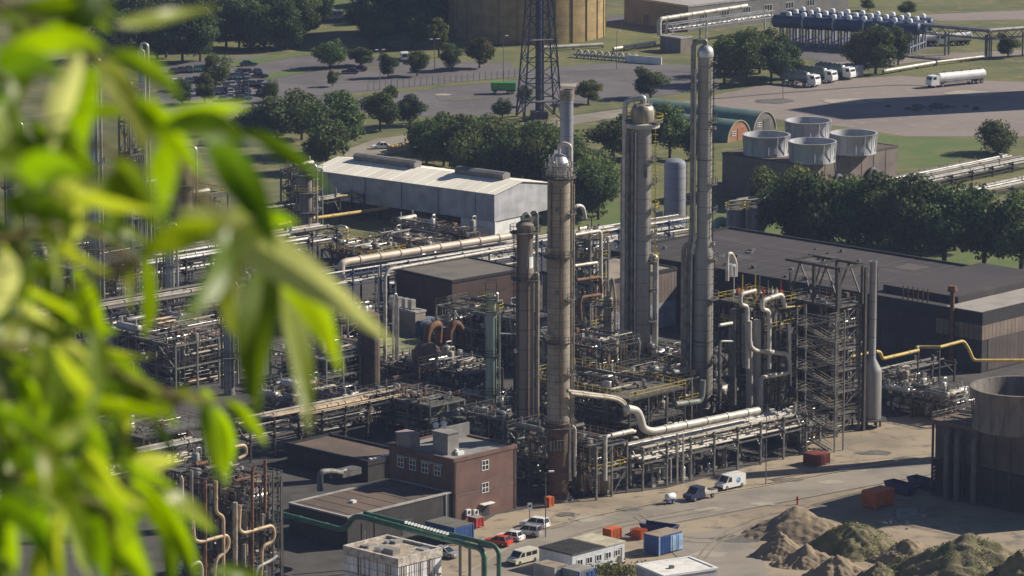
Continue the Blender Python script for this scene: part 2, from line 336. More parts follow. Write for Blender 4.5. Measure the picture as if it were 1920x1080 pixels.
def tree(x,y,top,wpx,kind,label,group=None,seed=None,name='tree',cat='tree'):
    g=G(x,y); h=at(x,top,g.y).z; s=S(y); seed=TR.randrange(5) if seed is None else seed
    me,tm=proto(kind,seed); r=T(name,label,cat,g,TR.uniform(0,360),group)
    base={'round':(9.4,7.1),'poplar':(9.8,5.4),'bush':(6.8,8.2),'tall':(10,4.6)}[kind]
    r.scale=(wpx/s/base[1],wpx/s/base[1],h/base[0])
    for nm,mm in (('trunk',tm),('crown',me)):
        o=bpy.data.objects.new(nm,mm); COL.objects.link(o); o.parent=r
    return r
for by,x0,x1,dx in ((112,205,400,28),(92,250,560,28),(68,236,590,28),(42,226,590,28),(14,220,590,28),(-14,220,600,28),(92,690,800,38),(64,676,860,38),(38,700,850,38),(10,700,850,40)):
    x=x0
    while x<=x1:
        tree(x+TR.uniform(-7,7),by+TR.uniform(-4,4),by-TR.uniform(70,100),TR.uniform(62,88),TR.choice(('round','round','bush')),'dark tree of the dense wood along the top, one of many alike','trees of the wood beyond the car park',seed=TR.choice([1,3,1,3,0]),name='woodland_tree')
        x+=dx
for a in ((618,128,75,66,'bush',1,'bushy tree at the near left end of the lane trees'),(677,124,83,54,'round',1,'dark rounded tree in the lane row, second from its left end'),(728,146,93,40,'round',1,'small slim trunked tree beside the lamp post by the lane'),
    (782,143,92,46,'round',2,'pale yellowish tree in the lane row beside the white van'),(847,133,82,44,'round',3,'dark oval tree in the lane row left of the widest one'),(899,128,66,58,'round',2,'widest olive green tree at the right end of the lane row'),
    (823,108,12,42,'tall',2,'tall pale slender tree in front of the round storage tank'),(623,163,130,26,'round',0,'tiny young tree on the verge below the lane'),(552,88,58,28,'round',3,'small lone tree on grass before the wood'),
    (713,246,152,76,'round',1,'dark tall tree by the lower lane, with a dark shrub at its foot'),(768,236,178,58,'round',3,'round dark tree between the tall tree and the bare shrub by the lower lane'),(826,238,208,26,'bush',0,'small shrub with a bare tip beside the lower lane'),
    (942,222,185,36,'bush',1,'low round shrub at the left foot of the lattice mast'),(612,322,205,92,'round',1,'dark tree with a bare trunk in front of the white shed roof'),(628,290,162,132,'round',0,'broadest light green tree behind the white shed'),
    (520,266,182,104,'round',3,'dark broad tree left of the broadest one beyond the shed'),(566,262,170,92,'bush',1,'dense bush between the two broad trees beyond the shed'),(470,262,200,80,'bush',0,'dark bush by the car park corner half behind the leaves'),
    (405,168,96,60,'round',0,'tallest tree inside the car park'),(342,198,140,42,'round',1,'left small tree among the parked cars'),(384,194,136,44,'round',3,'middle small tree among the parked cars'),(508,192,150,30,'bush',1,'bush at the right edge of the parked cars'),
    (1103,196,148,54,'round',2,'small round tree on the verge right of the lattice mast'),(1220,184,120,68,'round',1,'dark tree on the verge between the two tallest columns'),(1150,305,203,104,'round',1,'dark tree left of the capped twin column'),
    (1256,296,188,88,'round',0,'tree right of the capped twin column, behind its ladder'),(985,200,160,34,'round',3,'tree seen through the legs of the lattice mast'),(1122,412,300,84,'round',1,'tree with a bare trunk on the lawn behind the banded column'),
    (1870,288,222,80,'bush',0,'grey green bush on the field by the right edge'),(1890,108,58,46,'round',1,'dark tree under the far pipe bridge at right'),(1700,30,0,38,'round',0,'small tree right of the blue tank bank'),(1628,20,-4,30,'round',0,'small tree behind the blue tank bank'),
    (1642,138,34,84,'round',1,'large dark tree in front of the blue tank bank'),(1610,140,62,60,'round',3,'dark tree at the left foot of the large one before the blue tanks'),(1684,122,50,56,'round',3,'tree at the right of the large one before the blue tanks'),
    (1186,300,232,52,'bush',1,'bush just behind the capped twin column'),(1300,300,230,40,'bush',0,'bush beside the tallest column at the huts')):
    tree(a[0],a[1],a[2],a[3],a[4],a[6],seed=a[5])
for x,y,t in ((1358,158,62),(1400,160,46),(1446,156,54),(1378,140,56),(1424,138,48),(1470,146,72)):
    tree(x,y,t,80,'round','dark green tree in the thick clump right of the tallest column','trees of the clump by the tallest column',seed=TR.choice([0,1]))
for i,(x,y,t) in enumerate(((800,306,226),(832,312,214),(862,318,212),(895,322,218),(925,328,210),(958,332,218),(990,336,222),(1022,342,236),(1054,354,256),(1084,374,266),(1110,392,284),(815,282,222),(850,286,214),(884,290,218),(920,292,212),(955,294,218),(990,298,216),(1024,304,224),(1056,318,240),(1086,340,262),(1112,362,276),(1092,404,300),(880,338,244),(940,344,246),(1000,352,250),(1060,376,280))):
    tree(x,y,t+TR.uniform(-7,7),TR.uniform(78,104),TR.choice(('bush','poplar','bush')),'bushy poplar of the thick belt behind the white shed, one of many','poplars of the belt behind the white shed',name='poplar_tree')
for i,(x,y,t,wd) in enumerate(((1432,446,306,84),(1476,470,312,104),(1530,478,318,110),(1590,478,322,108),(1645,482,330,112),(1702,497,328,122),(1770,503,340,120),(1845,502,345,128),(1915,512,352,130),(1500,446,310,100),(1608,456,326,100),(1690,462,332,100),(1790,470,344,110))):
    tree(x,y,t,wd*1.16,TR.choice(('round','round','bush')),'dark full tree in the long row beyond the brown hall, one of many alike','trees of the row beyond the brown hall',seed=TR.choice([0,1,3,0]))
# ---------------------------------------------------------------- buildings
def local(root,p):
    a=root.rotation_euler.z; d=Vector(p)-root.location; c,s=math.cos(a),math.sin(a)
    return Vector((d.x*c+d.y*s,-d.x*s+d.y*c,d.z))
def span(g,ang,x,y): p=V((g,ang),x,y); return math.hypot(p.x-g.x,p.y-g.y)
def shell(root,lx,ly,h,wm,rm,par=.5,fm=None,fh=.8,roofname='roof',z0=0):
    """walls, flat roof and a fascia standing a little proud of the walls"""
    mb=MB(); mb.add([(0,0,z0),(lx,0,z0),(lx,ly,z0),(0,ly,z0),(0,0,h),(lx,0,h),(lx,ly,h),(0,ly,h)],[(0,1,5,4),(1,2,6,5),(2,3,7,6),(3,0,4,7)])
    w=mb.build('wall',wm,root,0)
    mb=MB(); mb.box(.02,lx-.02,.02,ly-.02,h-.25,h-.02); r=mb.build('roof',rm,root,0)
    if fm:
        mb=MB(); e=.12; t=.35
        mb.box(-e,lx+e,-e,t,h-fh,h+par); mb.box(-e,lx+e,ly-t,ly+e,h-fh,h+par); mb.box(-e,t,t,ly-t,h-fh,h+par); mb.box(lx-t,lx+e,t,ly-t,h-fh,h+par)
        mb.build('fascia',fm,root,0)
    return w,r
def win(root,name,x0,x1,z0,z1,y=0,axis='y',fm=None,gm=None,cross=(2,2),sill=True,label=None):
    """window on the local y=0 (axis y) or x=0 (axis x) wall: glass with a frame standing proud"""
    fm=fm or white_paint; gm=gm or glass_dk
    def bx(mb,a,b,c,d,p,q): mb.box(a,b,y-q,y-p,c,d) if axis=='y' else mb.box(y-q,y-p,a,b,c,d)
    mb=MB(); bx(mb,x0,x1,z0,z1,.0,.03); o=mb.build(name,gm,root,0)
    mb=MB(); f=.09
    bx(mb,x0,x1,z0,z0+f,.03,.08); bx(mb,x0,x1,z1-f,z1,.03,.08); bx(mb,x0,x0+f,z0+f,z1-f,.03,.08); bx(mb,x1-f,x1,z0+f,z1-f,.03,.08)
    for i in range(1,cross[0]): c=x0+(x1-x0)*i/cross[0]; bx(mb,c-f/2,c+f/2,z0+f,z1-f,.03,.075)
    for i in range(1,cross[1]): c=z0+(z1-z0)*i/cross[1]; bx(mb,x0+f,x1-f,c-f/2,c+f/2,.03,.07)
    mb.build('frame',fm,o,0)
    return o
brick_b=bricks('brown_brick',(.17,.09,.068),(.135,.075,.058),(.13,.09,.075),1,.5,.16,ms=.015)
roof_grey=mat('grey_roof_felt',(.27,.255,.24),.95,0,(.2,.19,.18),.25,c3=(.14,.14,.14),sc3=.8,lo3=.58,hi3=.75)
roof_brn=mat('brown_roof_felt',(.14,.1,.075),.95,0,(.1,.075,.06),.12,c3=(.2,.16,.13),sc3=.5,lo3=.58,hi3=.78)
roof_pur=mat('dark_roof_felt',(.055,.046,.047),.95,0,(.042,.036,.037),.06,c3=(.095,.08,.078),sc3=.25,lo3=.55,hi3=.75,st=(1,.25,1))
clad_dk=bricks('dark_cladding',(.045,.04,.038),(.055,.047,.043),(.02,.018,.018),1,.6,60,ms=.05)
clad_brn=bricks('tan_cladding',(.2,.155,.12),(.23,.18,.14),(.1,.075,.06),1,1.1,60,ms=.1)
fascia=mat('black_fascia',(.03,.028,.028),.7); fas_lt=mat('light_edge_trim',(.4,.38,.35),.6)
# brown brick control building
c=G(851,982); B=T('brick_building','three storey brown brick block with a grey flat roof by the road','building',c,46)
hb=at(851,864,c.y).z; lx=span(c,46,968,955); ly=(G(733,836,hb)-Vector((c.x,c.y,hb))).length
shell(B,lx,ly,hb,brick_b,roof_grey,.25,mat('brick_parapet',(.17,.1,.08),.9),.3)
pl=(c,46)
def lw(root,pl,x,y): return local(root,V(pl,x,y))
for y0,y1 in ((861,883),(903,925)):
    a=lw(B,pl,903,y1); b=lw(B,pl,916,y0); win(B,'window',a.x,b.x,a.z,b.z)
a=lw(B,pl,904,972); b=lw(B,pl,917,944); mb=MB(); mb.box(a.x,b.x,-.05,0,0,b.z); mb.build('door',mat('dark_door',(.05,.055,.06),.5),B,0)
mb=MB(); mb.box(a.x-.6,b.x+.4,-.9,-.02,b.z+.15,b.z+.3); mb.build('door_canopy',white_paint,B,0)
for px in (876,890):
    a=lw(B,pl,px,966); mb=MB(); mb.box(a.x-.45,a.x+.45,-.42,-.01,a.z,a.z+.95); o=mb.build('air_conditioner',white_paint,B,0); mb=MB(); mb.lathe([(.3,0),(.3,.02)],0,0,14); k=mb.build('fan_grille',steel_dk,o); k.location=(a.x,-.425,a.z+.5); k.rotation_euler=(R(90),0,0)
mb=MB()
for z in (.15*hb,): mb.box(.1,lx-.1,-.04,-.003,hb*.42,hb*.42+.12)
mb.tube([(lx-.3,-.12,0),(lx-.3,-.12,hb)],.07,6); mb.tube([(.35,-.12,0),(.35,-.12,hb-.3)],.07,6); mb.build('downpipe',steel_gr,B)
for i in range(4):
    y0=ly*(.2+.19*i); win(B,'window',y0,y0+ly*.1,hb-2.9,hb-1.3,0,'x',cross=(2,2))
mb=MB(); mb.box(-.16,-.01,ly*.16,ly*.5,hb-1.2,hb-.95); mb.box(-.16,-.01,ly*.56,ly*.88,hb-1.2,hb-.95); mb.build('awning_box',mat('pale_blue_box',(.3,.33,.36),.6),B,0)
def roofat(root,x,y,h): return local(root,G(x,y,h))
for nm,x,y,sx,sy,sz,m in (('roof_hut',836,848,2.4,3.2,3.2,roof_grey),('roof_hut',765,838,2.2,3,2.2,mat('pinkish_render',(.3,.25,.23),.9))):
    p=roofat(B,x,y,hb); mb=MB(); mb.box(p.x-sx/2,p.x+sx/2,p.y-sy/2,p.y+sy/2,hb-.02,hb+sz); mb.box(p.x-sx/2-.15,p.x+sx/2+.15,p.y-sy/2-.15,p.y+sy/2+.15,hb+sz,hb+sz+.15); mb.build(nm,m,B,0)
p=roofat(B,842,826,hb); mb=MB(); mb.box(p.x-2,p.x+4.5,p.y,p.y+.3,hb-.02,hb+2.2); mb.build('roof_screen',roof_grey,B,0)
p=roofat(B,832,800,hb+3.2); mb=MB(); mb.lathe([(.45,hb+3.2),(.45,hb+3.7),(.6,hb+3.8),(.25,hb+4.1)],p.x,p.y,12); mb.lathe([(.4,hb+3.2),(.4,hb+3.6),(.55,hb+3.7),(.2,hb+4.0)],p.x-1.3,p.y+.4,12); mb.build('roof_vent',white_paint,B)
mb=MB(); p=roofat(B,862,852,hb); mb.box(p.x-.7,p.x+.7,p.y-.3,p.y+.3,hb-.02,hb+.5); mb.box(p.x-.1,p.x+.3,p.y+.5,p.y+1.3,hb-.02,hb+.7); mb.build('roof_duct',white_paint,B,0)
mb=MB()
for i in range(int(lx)): mb.beam((i+.2,ly-.15,hb+.2),(i+.2,ly-.15,hb+1.15),.05)
mb.beam((0,ly-.15,hb+1.15),(lx,ly-.15,hb+1.15),.05); mb.beam((0,ly-.15,hb+.7),(lx,ly-.15,hb+.7),.04); mb.build('roof_railing',steel_dk,B,0)
# black clad low building joined to its left
c=G(652,1030); hl=at(652,970,c.y).z; B2=T('clad_workshop','low black clad workshop with a brown felt roof and pale roof edge','building',c,46)
lx=span(c,46,846,965); ly=(G(535,945,hl)-Vector((c.x,c.y,hl))).length
shell(B2,lx,ly,hl,clad_dk,roof_brn,.12,fas_lt,.12)
mb=MB(); mb.tube([(lx-1.2,-.15,0),(lx-1.2,-.15,hl)],.09,6); mb.build('downpipe',white_paint,B2)
mb=MB(); mb.box(lx*.52,lx*.62,-.05,0,0,2.4); mb.box(lx*.15,lx*.17,-.05,0,0,2.2); mb.build('door',mat('grey_door',(.1,.1,.1),.6),B2,0)
p=roofat(B2,600,908,hl); mb=MB(); mb.tube([(p.x,p.y,hl-1),(p.x,p.y,hl+1.9),(p.x+2.6,p.y,hl+1.6),(p.x+4.5,p.y,hl+.9)],.5,10,.8); mb.build('exhaust_duct',mat('dull_duct',(.2,.2,.19),.65,.2,(.13,.12,.11),1.5),B2)
p=roofat(B2,652,890,hl); mb=MB(); mb.box(p.x-2,p.x+2,p.y-1,p.y+1,hl-.02,hl+1.0); mb.tube([(p.x-4,p.y-.5,hl+.6),(p.x-1,p.y-.5,hl+.9)],.5,10); mb.build('roof_unit',steel_gr,B2)
mb=MB()
for i in range(7): x=lx*(i+.5)/7; mb.box(x,x+.1,.4,ly-.4,hl-.018,hl+.02)
mb.build('roof_seam',mat('dark_felt_seam',(.07,.055,.045),.9),B2,0)
p=roofat(B2,662,942,hl); mb=MB(); mb.box(p.x-.4,p.x+.4,p.y-.4,p.y+.4,hl-.02,hl+.35); mb.build('roof_vent',white_paint,B2,0)
# brown roof hall behind it
c=G(690,905); B3=T('workshop','low dark workshop with a sunlit brown roof behind the black clad one','building',c,46); h3=at(690,868,c.y).z
shell(B3,span(c,46,770,880),(G(520,838,h3)-Vector((c.x,c.y,h3))).length,h3,clad_dk,roof_brn,.3,fascia,.5)
mb=MB()
for i in range(9): mb.box(1.2+i*.9,1.6+i*.9,.6,1.1,h3-.02,h3+.4)
mb.build('roof_vent',white_paint,B3,0)
# white shed with cream roof
shed_w=bricks('pale_sheet_cladding',(.42,.42,.45),(.44,.44,.46),(.33,.33,.36),1,2.2,60,ms=.04); shed_r=mat('cream_sheet_roof',(.8,.76,.66),.8,0,(.7,.66,.57),.1,st=(.3,1.5,1))
c=G(927,443); AS=52; SH=T('storage_shed','long pale sheet metal shed with a cream roof and two ridge ventilators','building',c,AS)
hs=at(927,366,c.y).z; hz=at(927,416,c.y).z; lx=span(c,AS,1028,395); ly=(G(598,317,hs)-Vector((c.x,c.y,hs))).length; rg=1.5
mb=MB(); mb.add([(0,0,hz),(lx,0,hz),(lx,ly,hz),(0,ly,hz),(0,0,hs),(lx,0,hs),(lx,ly,hs),(0,ly,hs),(lx/2,0,hs+rg),(lx/2,ly,hs+rg)],[(0,1,5,8,4),(1,2,6,5),(2,3,7,9,6),(3,0,4,7),(3,2,1,0)]); mb.build('wall',shed_w,SH,0)
mb=MB(); mb.add([(-.3,-.3,hs+.05),(lx/2,-.3,hs+rg+.1),(lx/2,ly+.3,hs+rg+.1),(-.3,ly+.3,hs+.05),(lx+.3,-.3,hs+.05),(lx+.3,ly+.3,hs+.05),
   (-.3,-.3,hs+.2),(lx/2,-.3,hs+rg+.28),(lx/2,ly+.3,hs+rg+.28),(-.3,ly+.3,hs+.2),(lx+.3,-.3,hs+.2),(lx+.3,ly+.3,hs+.2)],
   [(6,7,8,9),(7,10,11,8),(0,6,9,3),(0,1,7,6),(1,4,10,7),(4,5,11,10),(3,9,8,2),(2,8,11,5),(1,0,3,2),(4,1,2,5)]); rf=mb.build('roof',shed_r,SH,0)
mb=MB()
for i in range(15):
    y=ly*(i+.5)/15; mb.beam((-.25,y,hs+.24),(lx/2,y,hs+rg+.31),.09,.06); mb.beam((lx/2,y,hs+rg+.31),(lx+.25,y,hs+.24),.09,.06)
mb.build('roof_seam',shed_r,rf,0)
vent_m=mat('grey_ventilator',(.2,.19,.18),.7)
for f0,f1 in ((.08,.34),(.56,.9)):
    mb=MB(); y0,y1=ly*f0,ly*f1; z=hs+rg+.1; mb.add([(lx/2-1.0,y0,z),(lx/2+1.0,y0,z),(lx/2+1.3,y0,z+1.1),(lx/2+.5,y0,z+1.5),(lx/2-.5,y0,z+1.5),(lx/2-1.3,y0,z+1.1)]+[(lx/2-1.0,y1,z),(lx/2+1.0,y1,z),(lx/2+1.3,y1,z+1.1),(lx/2+.5,y1,z+1.5),(lx/2-.5,y1,z+1.5),(lx/2-1.3,y1,z+1.1)],
        [(0,1,2,3,4,5),(11,10,9,8,7,6)]+[(i,6+i,6+(i+1)%6,(i+1)%6) for i in range(6)]); mb.build('ridge_ventilator',vent_m,SH,0)
mb=MB(); mb.box(.8,lx-.8,.8,ly-.8,0,hz+.05); mb.build('base_wall',mat('dark_base',(.05,.055,.05),.9),SH,0)
mb=MB(); mb.box(.1,lx*.5,.3,.78,0,hz-.1); mb.box(.3,.78,.1,9,0,hz-.1); mb.build('low_wall',white_paint,SH,0)
mb=MB()
for i in range(5): y=ly*(i+.5)/5; mb.box(-.06,-.003,y-.08,y+.08,hz,hs)
for i in range(8): y=ly*i/8+.3; mb.beam((.4,y,0),(.4,y,hz),.3)
mb.build('frame_post',mat('blue_post',(.06,.08,.16),.6),SH,0)
# long brown hall
c=G(1840,700); AH=47; HH=T('factory_hall','long dark factory hall with a wide flat brown roof and tan banded end wall','building',c,AH)
hh=at(1840,590,c.y).z; lx=34; ly=(G(1205,462,hh)-Vector((c.x,c.y,hh))).length
shell(HH,lx,ly,hh,clad_dk,roof_pur,.35,fascia,1.9)
mb=MB(); mb.box(0,lx,-.1,-.003,hh-4.6,hh-1.95); mb.box(-.1,-.003,-.1,10,hh-4.6,hh-1.95); mb.build('cladding_band',clad_brn,HH,0)
mb=MB(); mb.box(lx*.05,lx*.97,-.07,-.003,.3,hh-4.65); mb.build('lower_cladding',bricks('brown_cladding',(.085,.065,.058),(.095,.072,.064),(.05,.04,.036),1,1.1,60,ms=.08),HH,0)
mb=MB()
for i in range(12): y=27+i*(ly-30)/12; mb.box(.5,lx-.5,y,y+.16,hh-.018,hh+.03)
for x in (lx*.33,lx*.67): mb.box(x,x+.14,27,ly-1,hh-.018,hh+.025)
mb.build('roof_seam',mat('pale_felt_seam',(.11,.095,.09),.9),HH,0)
for i,(x,y,a,b) in enumerate(((6,40,5,8),(18,52,7,4),(10,64,4,6),(24,34,5,5))): mb=MB(); mb.box(x,x+a,y,min(ly-1,y+b),hh-.018,hh+.012); mb.build('roof_patch',mat('roof_patch',(.045,.04,.04) if i%2 else (.1,.085,.08),.9),HH,0)
mb=MB(); mb.box(.4,lx-.4,.5,9,hh+.0,hh+.1); mb.build('pale_roof_section',mat('pale_roof',(.33,.3,.27),.9,0,(.27,.25,.22),.2),HH,0)
mb=MB(); mb.box(5,lx-.4,9.2,26,hh,hh+1.2); mb.build('raised_roof',roof_pur,HH,0)
mb=MB()
for i in range(6): mb.tube([(1.2,13+i*1.1,hh),(1.2,13+i*1.1,hh+2.6)],.12,6)
mb.build('vent_pipe',rust_pipe,HH)
mb=MB(); mb.tube([(.8,6.2,hh-9),(.8-1.4,6.2,hh-9),(.8-1.4,6.2,hh+3.4)],.4,10); mb.lathe([(.9,hh+3.4),(.75,hh+4.4)],-.6,6.2,12); mb.build('roof_stack',rust_pipe,HH)
RH=random.Random(8)
for i in range(26):
    mb=MB(); x,y=RH.uniform(3,lx-3),RH.uniform(28,ly-3); s=RH.uniform(.2,.6); mb.box(x-s,x+s,y-s,y+s,hh-.02,hh+RH.uniform(.2,.6)); mb.build('roof_vent',steel_gr,HH,0)
mb=MB()
for i in range(9):
    y=4+i*5; mb.box(-.1,-.003,y,y+3.2,.2,4.2)
mb.build('door',mat('shadowed_door',(.06,.065,.075),.6),HH,0)
# annexe with sunlit wall in front of the hall
c=G(1130,640); AN=T('annexe_building','low annexe with tan roof and pale wall between two grey columns','building',c,46); ha=at(1266,503,V((c,46),1266,620).y).z
lx=span(c,46,1268,618); shell(AN,lx,15,ha,bricks('brown_strip_cladding',(.16,.12,.1),(.18,.135,.11),(.08,.06,.05),1,.9,60,ms=.08),mat('tan_roof',(.3,.25,.19),.9,0,(.2,.17,.14),.2),.2,fascia,.4)
mb=MB(); mb.box(.2,lx-.2,-.06,-.003,.2,ha*.45); mb.build('lower_panel',mat('pale_blue_grey_panel',(.24,.25,.28),.7),AN,0)
mb=MB()
for x in (2,6.5,11): mb.box(x,x+2,-.1,-.06,0,2.6)
mb.build('door',mat('grey_door',(.1,.1,.1),.6),AN,0)
c=G(848,604); BW=T('brick_workshop','dark red brick workshop with a tan roof behind the parked van','building',c,42); hw=at(848,528,c.y).z
shell(BW,span(c,42,985,580),16,hw,bricks('shade_toned_red_brick',(.1,.055,.045),(.08,.05,.04),(.07,.05,.045),1,.5,.16),mat('dull_roof_felt',(.15,.13,.11),.95,0,(.11,.1,.085),.2),.2,fascia,.3)  # brick colour darkened to carry the shadow lying on this wall
for i in range(4): win(BW,'window',2.5+i*4,4.4+i*4,1.2,2.6,cross=(3,1))
# small transformer building with coolers on its roof
c=G(779,630); TB=T('switch_house','small tan rendered switch house with coolers on its roof beside the blue skip','building',c,46); ht=at(779,586,c.y).z
shell(TB,span(c,46,798,622),(G(728,577,ht)-Vector((c.x,c.y,ht))).length,ht,mat('tan_render',(.3,.25,.2),.9,0,(.24,.2,.16),.4),roof_grey,.15,fas_lt,.2)
mb=MB(); mb.box(.4,1.3,-.05,0,0,2.2); mb.build('door',mat('pale_green_door',(.45,.55,.42),.6),TB,0)
for i in range(4):
    mb=MB(); y=2+i*1.6; mb.box(.5,1.6,y-.5,y+.5,ht+.3,ht+2.0); mb.box(.7,.85,y-.4,y+.4,ht-.02,ht+.3); mb.box(1.3,1.45,y-.4,y+.4,ht-.02,ht+.3); mb.build('roof_cooler',alu,TB,0)
# pale warehouse far back, and the little brick gauge house
c=G(1290,60); FW=T('warehouse','long low pale grey warehouse at the top edge behind the far pipe bridge','building',c,40); hf=7
shell(FW,60,26,hf,mat('grey_block_wall',(.2,.19,.18),.9,0,(.16,.155,.15),.3),mat('pale_grey_roof',(.36,.34,.33),.9,0,(.31,.29,.28),.1),.2,fas_lt,.3)
for i in range(6): win(FW,'window',4+i*8,7+i*8,3.2,5,cross=(3,1))
mb=MB(); mb.box(-.06,0,6,10,0,4.2); mb.box(-.06,0,16,18,0,3); mb.build('door',mat('grey_door',(.1,.1,.1),.6),FW,0)
c=G(1276,100); GH=T('gauge_house','small brick gauge house at the foot of the white far riser pipe','building',c,46); hg=at(1276,72,c.y).z
shell(GH,span(c,46,1298,95),(G(1226,70,hg)-Vector((c.x,c.y,hg))).length,hg,bricks('grey_brick',(.22,.17,.15),(.18,.15,.13),(.2,.18,.16),1,.5,.16),roof_grey,.12,fas_lt,.2)
mb=MB(); mb.box(-.05,0,.4,1.5,0,2.3); mb.box(-.05,0,3.5,5.5,1,2.3); mb.build('door',mat('blue_grey_door',(.16,.18,.22),.6),GH,0)
# a tall hall outside the frame on the right: its shadow lies over the gravel lot
sh=G(1580,225); d=Vector((math.cos(R(SUN_A)),math.sin(R(SUN_A)),0)); p=sh+d*118; HB=T('storage_tower','tall grey clad storage tower at the far right of the gravel lot','building',p,40)
shell(HB,26,20,76,shed_w,roof_grey,.3,fas_lt,.5)
mb=MB(); mb.box(2,6,-.06,0,0,5); mb.build('door',mat('grey_door',(.1,.1,.1),.6),HB,0)
# ---------------------------------------------------------------- tall columns
def ladder(mb,x,y,z0,z1,dx=.25,dy=0,cage=True):
    mb.beam((x-dx,y-dy,z0),(x-dx,y-dy,z1),.07); mb.beam((x+dx,y+dy,z0),(x+dx,y+dy,z1),.07)
    z=z0
    while z<z1: mb.beam((x-dx,y-dy,z),(x+dx,y+dy,z),.05); z+=.6
    if cage:
        z=z0+2.4
        while z<z1:
            q=[(x+.42*math.cos(k*math.pi/3),y+.42*math.sin(k*math.pi/3)-.3,z) for k in range(7)]
            for i in range(6): mb.beam(q[i],q[i+1],.05)
            z+=1.2
def ringdeck(o,m_d,m_r,r0,r1,z,a0=0,a1=360,n=18):
    mb=MB(); k=max(3,int(n*(a1-a0)/360)); A=[R(a0+(a1-a0)*i/k) for i in range(k+1)]
    for i in range(k):
        a,b=A[i],A[i+1]; q=[(r0*math.cos(a),r0*math.sin(a)),(r1*math.cos(a),r1*math.sin(a)),(r1*math.cos(b),r1*math.sin(b)),(r0*math.cos(b),r0*math.sin(b))]
        mb.prism(q,z,z+.12)
    d=mb.build('platform',m_d,o,0)
    mb=MB()
    for i in range(k+1): mb.beam((r1*math.cos(A[i]),r1*math.sin(A[i]),z+.1),(r1*math.cos(A[i]),r1*math.sin(A[i]),z+1.2),.08)
    for i in range(k):
        for h in (.65,1.2): mb.beam((r1*math.cos(A[i]),r1*math.sin(A[i]),z+h),(r1*math.cos(A[i+1]),r1*math.sin(A[i+1]),z+h),.07)
    mb.build('railing',m_r,d,0)
def hoops(o,m,r,z0,z1,step,name='band'):
    mb=MB(); z=z0
    while z<z1:
        mb.lathe([(r-.02,z),(r+.035,z),(r+.035,z+.1),(r-.02,z+.1)],0,0,28,False); z+=step
    mb.build(name,m,o)
def zt(g,y): return at(960,y,g.y).z
clad_tan=bricks('banded_insulation',(.31,.27,.21),(.27,.235,.185),(.13,.105,.08),1,2.2,1.05,ms=.035,cyl=1.78)
clad_gry=mat('grey_insulation',(.36,.34,.31),.55,.25,(.28,.26,.23),.35,st=VS,c3=(.2,.17,.14),sc3=.9,lo3=.62,hi3=.8)
clad_brn2=mat('brown_insulation',(.25,.215,.175),.65,.1,(.18,.15,.12),.5,st=VS,c3=(.12,.085,.06),sc3=1.2,lo3=.55,hi3=.75)
rust_skirt=mat('rusty_skirt',(.13,.08,.055),.85,.1,(.09,.065,.055),.7,c3=(.2,.11,.06),sc3=1.5)
lav=mat('lavender_grey_sheet',(.3,.3,.35),.5,.25,(.26,.26,.3),.3,st=VS); silver=mat('bright_sheet',(.6,.6,.6),.38,.7,(.45,.44,.42),1.5)
# F: tallest column, right
g=G(1317,790); FX=T('distillation_column','tallest grey column, slim above a conical step, with a swan neck pipe','column',g)
def zz(y): return zt(g,y)
mb=MB(); mb.lathe([(1.75,0),(1.75,2.5),(1.62,2.6),(1.62,zz(478)),(1.2,zz(446)),(1.2,zz(108))],0,0,28); mb.build('shell',clad_gry,FX)
mb=MB(); mb.lathe([(1.2,zz(108)),(1.36,zz(106)),(1.36,zz(98)),(1.2,zz(91)),(.75,zz(86)),(.3,zz(84)),(.3,zz(82))],0,0,24); mb.build('top_head',silver,FX)
mb=MB()
for y in (640,300): mb.lathe([(1.6 if y>470 else 1.18,zz(y)),(1.69 if y>470 else 1.27,zz(y)),(1.69 if y>470 else 1.27,zz(y)+.25),(1.6 if y>470 else 1.18,zz(y)+.25)],0,0,28,False)
mb.build('flange_ring',steel_gr,FX)
hoops(FX,mat('seam',(.22,.2,.18),.6,.2),1.62,2.6,zz(480),2.6); hoops(FX,mat('seam',(.22,.2,.18),.6,.2),1.2,zz(445),zz(110),2.6)
mb=MB(); mb.tube([(0,0,zz(84)),(0,0,zz(76)),(-2.0,-.2,zz(79)),(-2.0,-.2,zz(440)),(-2.45,-.3,zz(470)),(-2.45,-.3,1)],.42,12,1.0); mb.build('overhead_pipe',grey_pipe,FX)
mb=MB(); mb.tube([(-1.62,-.9,zz(128)),(-1.62,-.9,zz(448)),(-2.05,-1.3,zz(470)),(-2.05,-1.3,2)],.17,8,.5); mb.build('riser_pipe',white_pipe,FX)
mb=MB(); mb.tube([(-1.4,.2,zz(452)),(-3.35,.2,zz(462)),(-3.35,.2,1)],.4,10,.7); mb.build('riser_pipe',tan_pipe,FX)
for x,y,r,t in ((-2.9,-.6,.26,480),(-3.0,-.1,.3,486),(-1.95,.4,.34,478)): mb=MB(); mb.tube([(x,y,zz(t)),(x,y,1)],r,8); mb.build('riser_pipe',grey_pipe,FX)
mb=MB(); mb.tube([(-1.3,-1.2,zz(690)),(-1.75,-1.4,zz(695)),(-1.75,-1.4,2)],.13,8); mb.build('riser_pipe',alu,FX)
mb=MB(); ladder(mb,1.75,-.5,2,zz(480),.05,.25); ladder(mb,1.4,-.4,zz(480),zz(110),.05,.25); mb.build('ladder',steel_dk,FX,0)
ringdeck(FX,grate,steel_gr,1.3,2.3,zz(484),-70,40); ringdeck(FX,grate,steel_dk,1.2,2.1,zz(228),-60,30); ringdeck(FX,grate,steel_dk,1.62,2.6,zz(676),-40,60); ringdeck(FX,grate,steel_dk,1.2,2.0,zz(118),-30,60)
mb=MB()
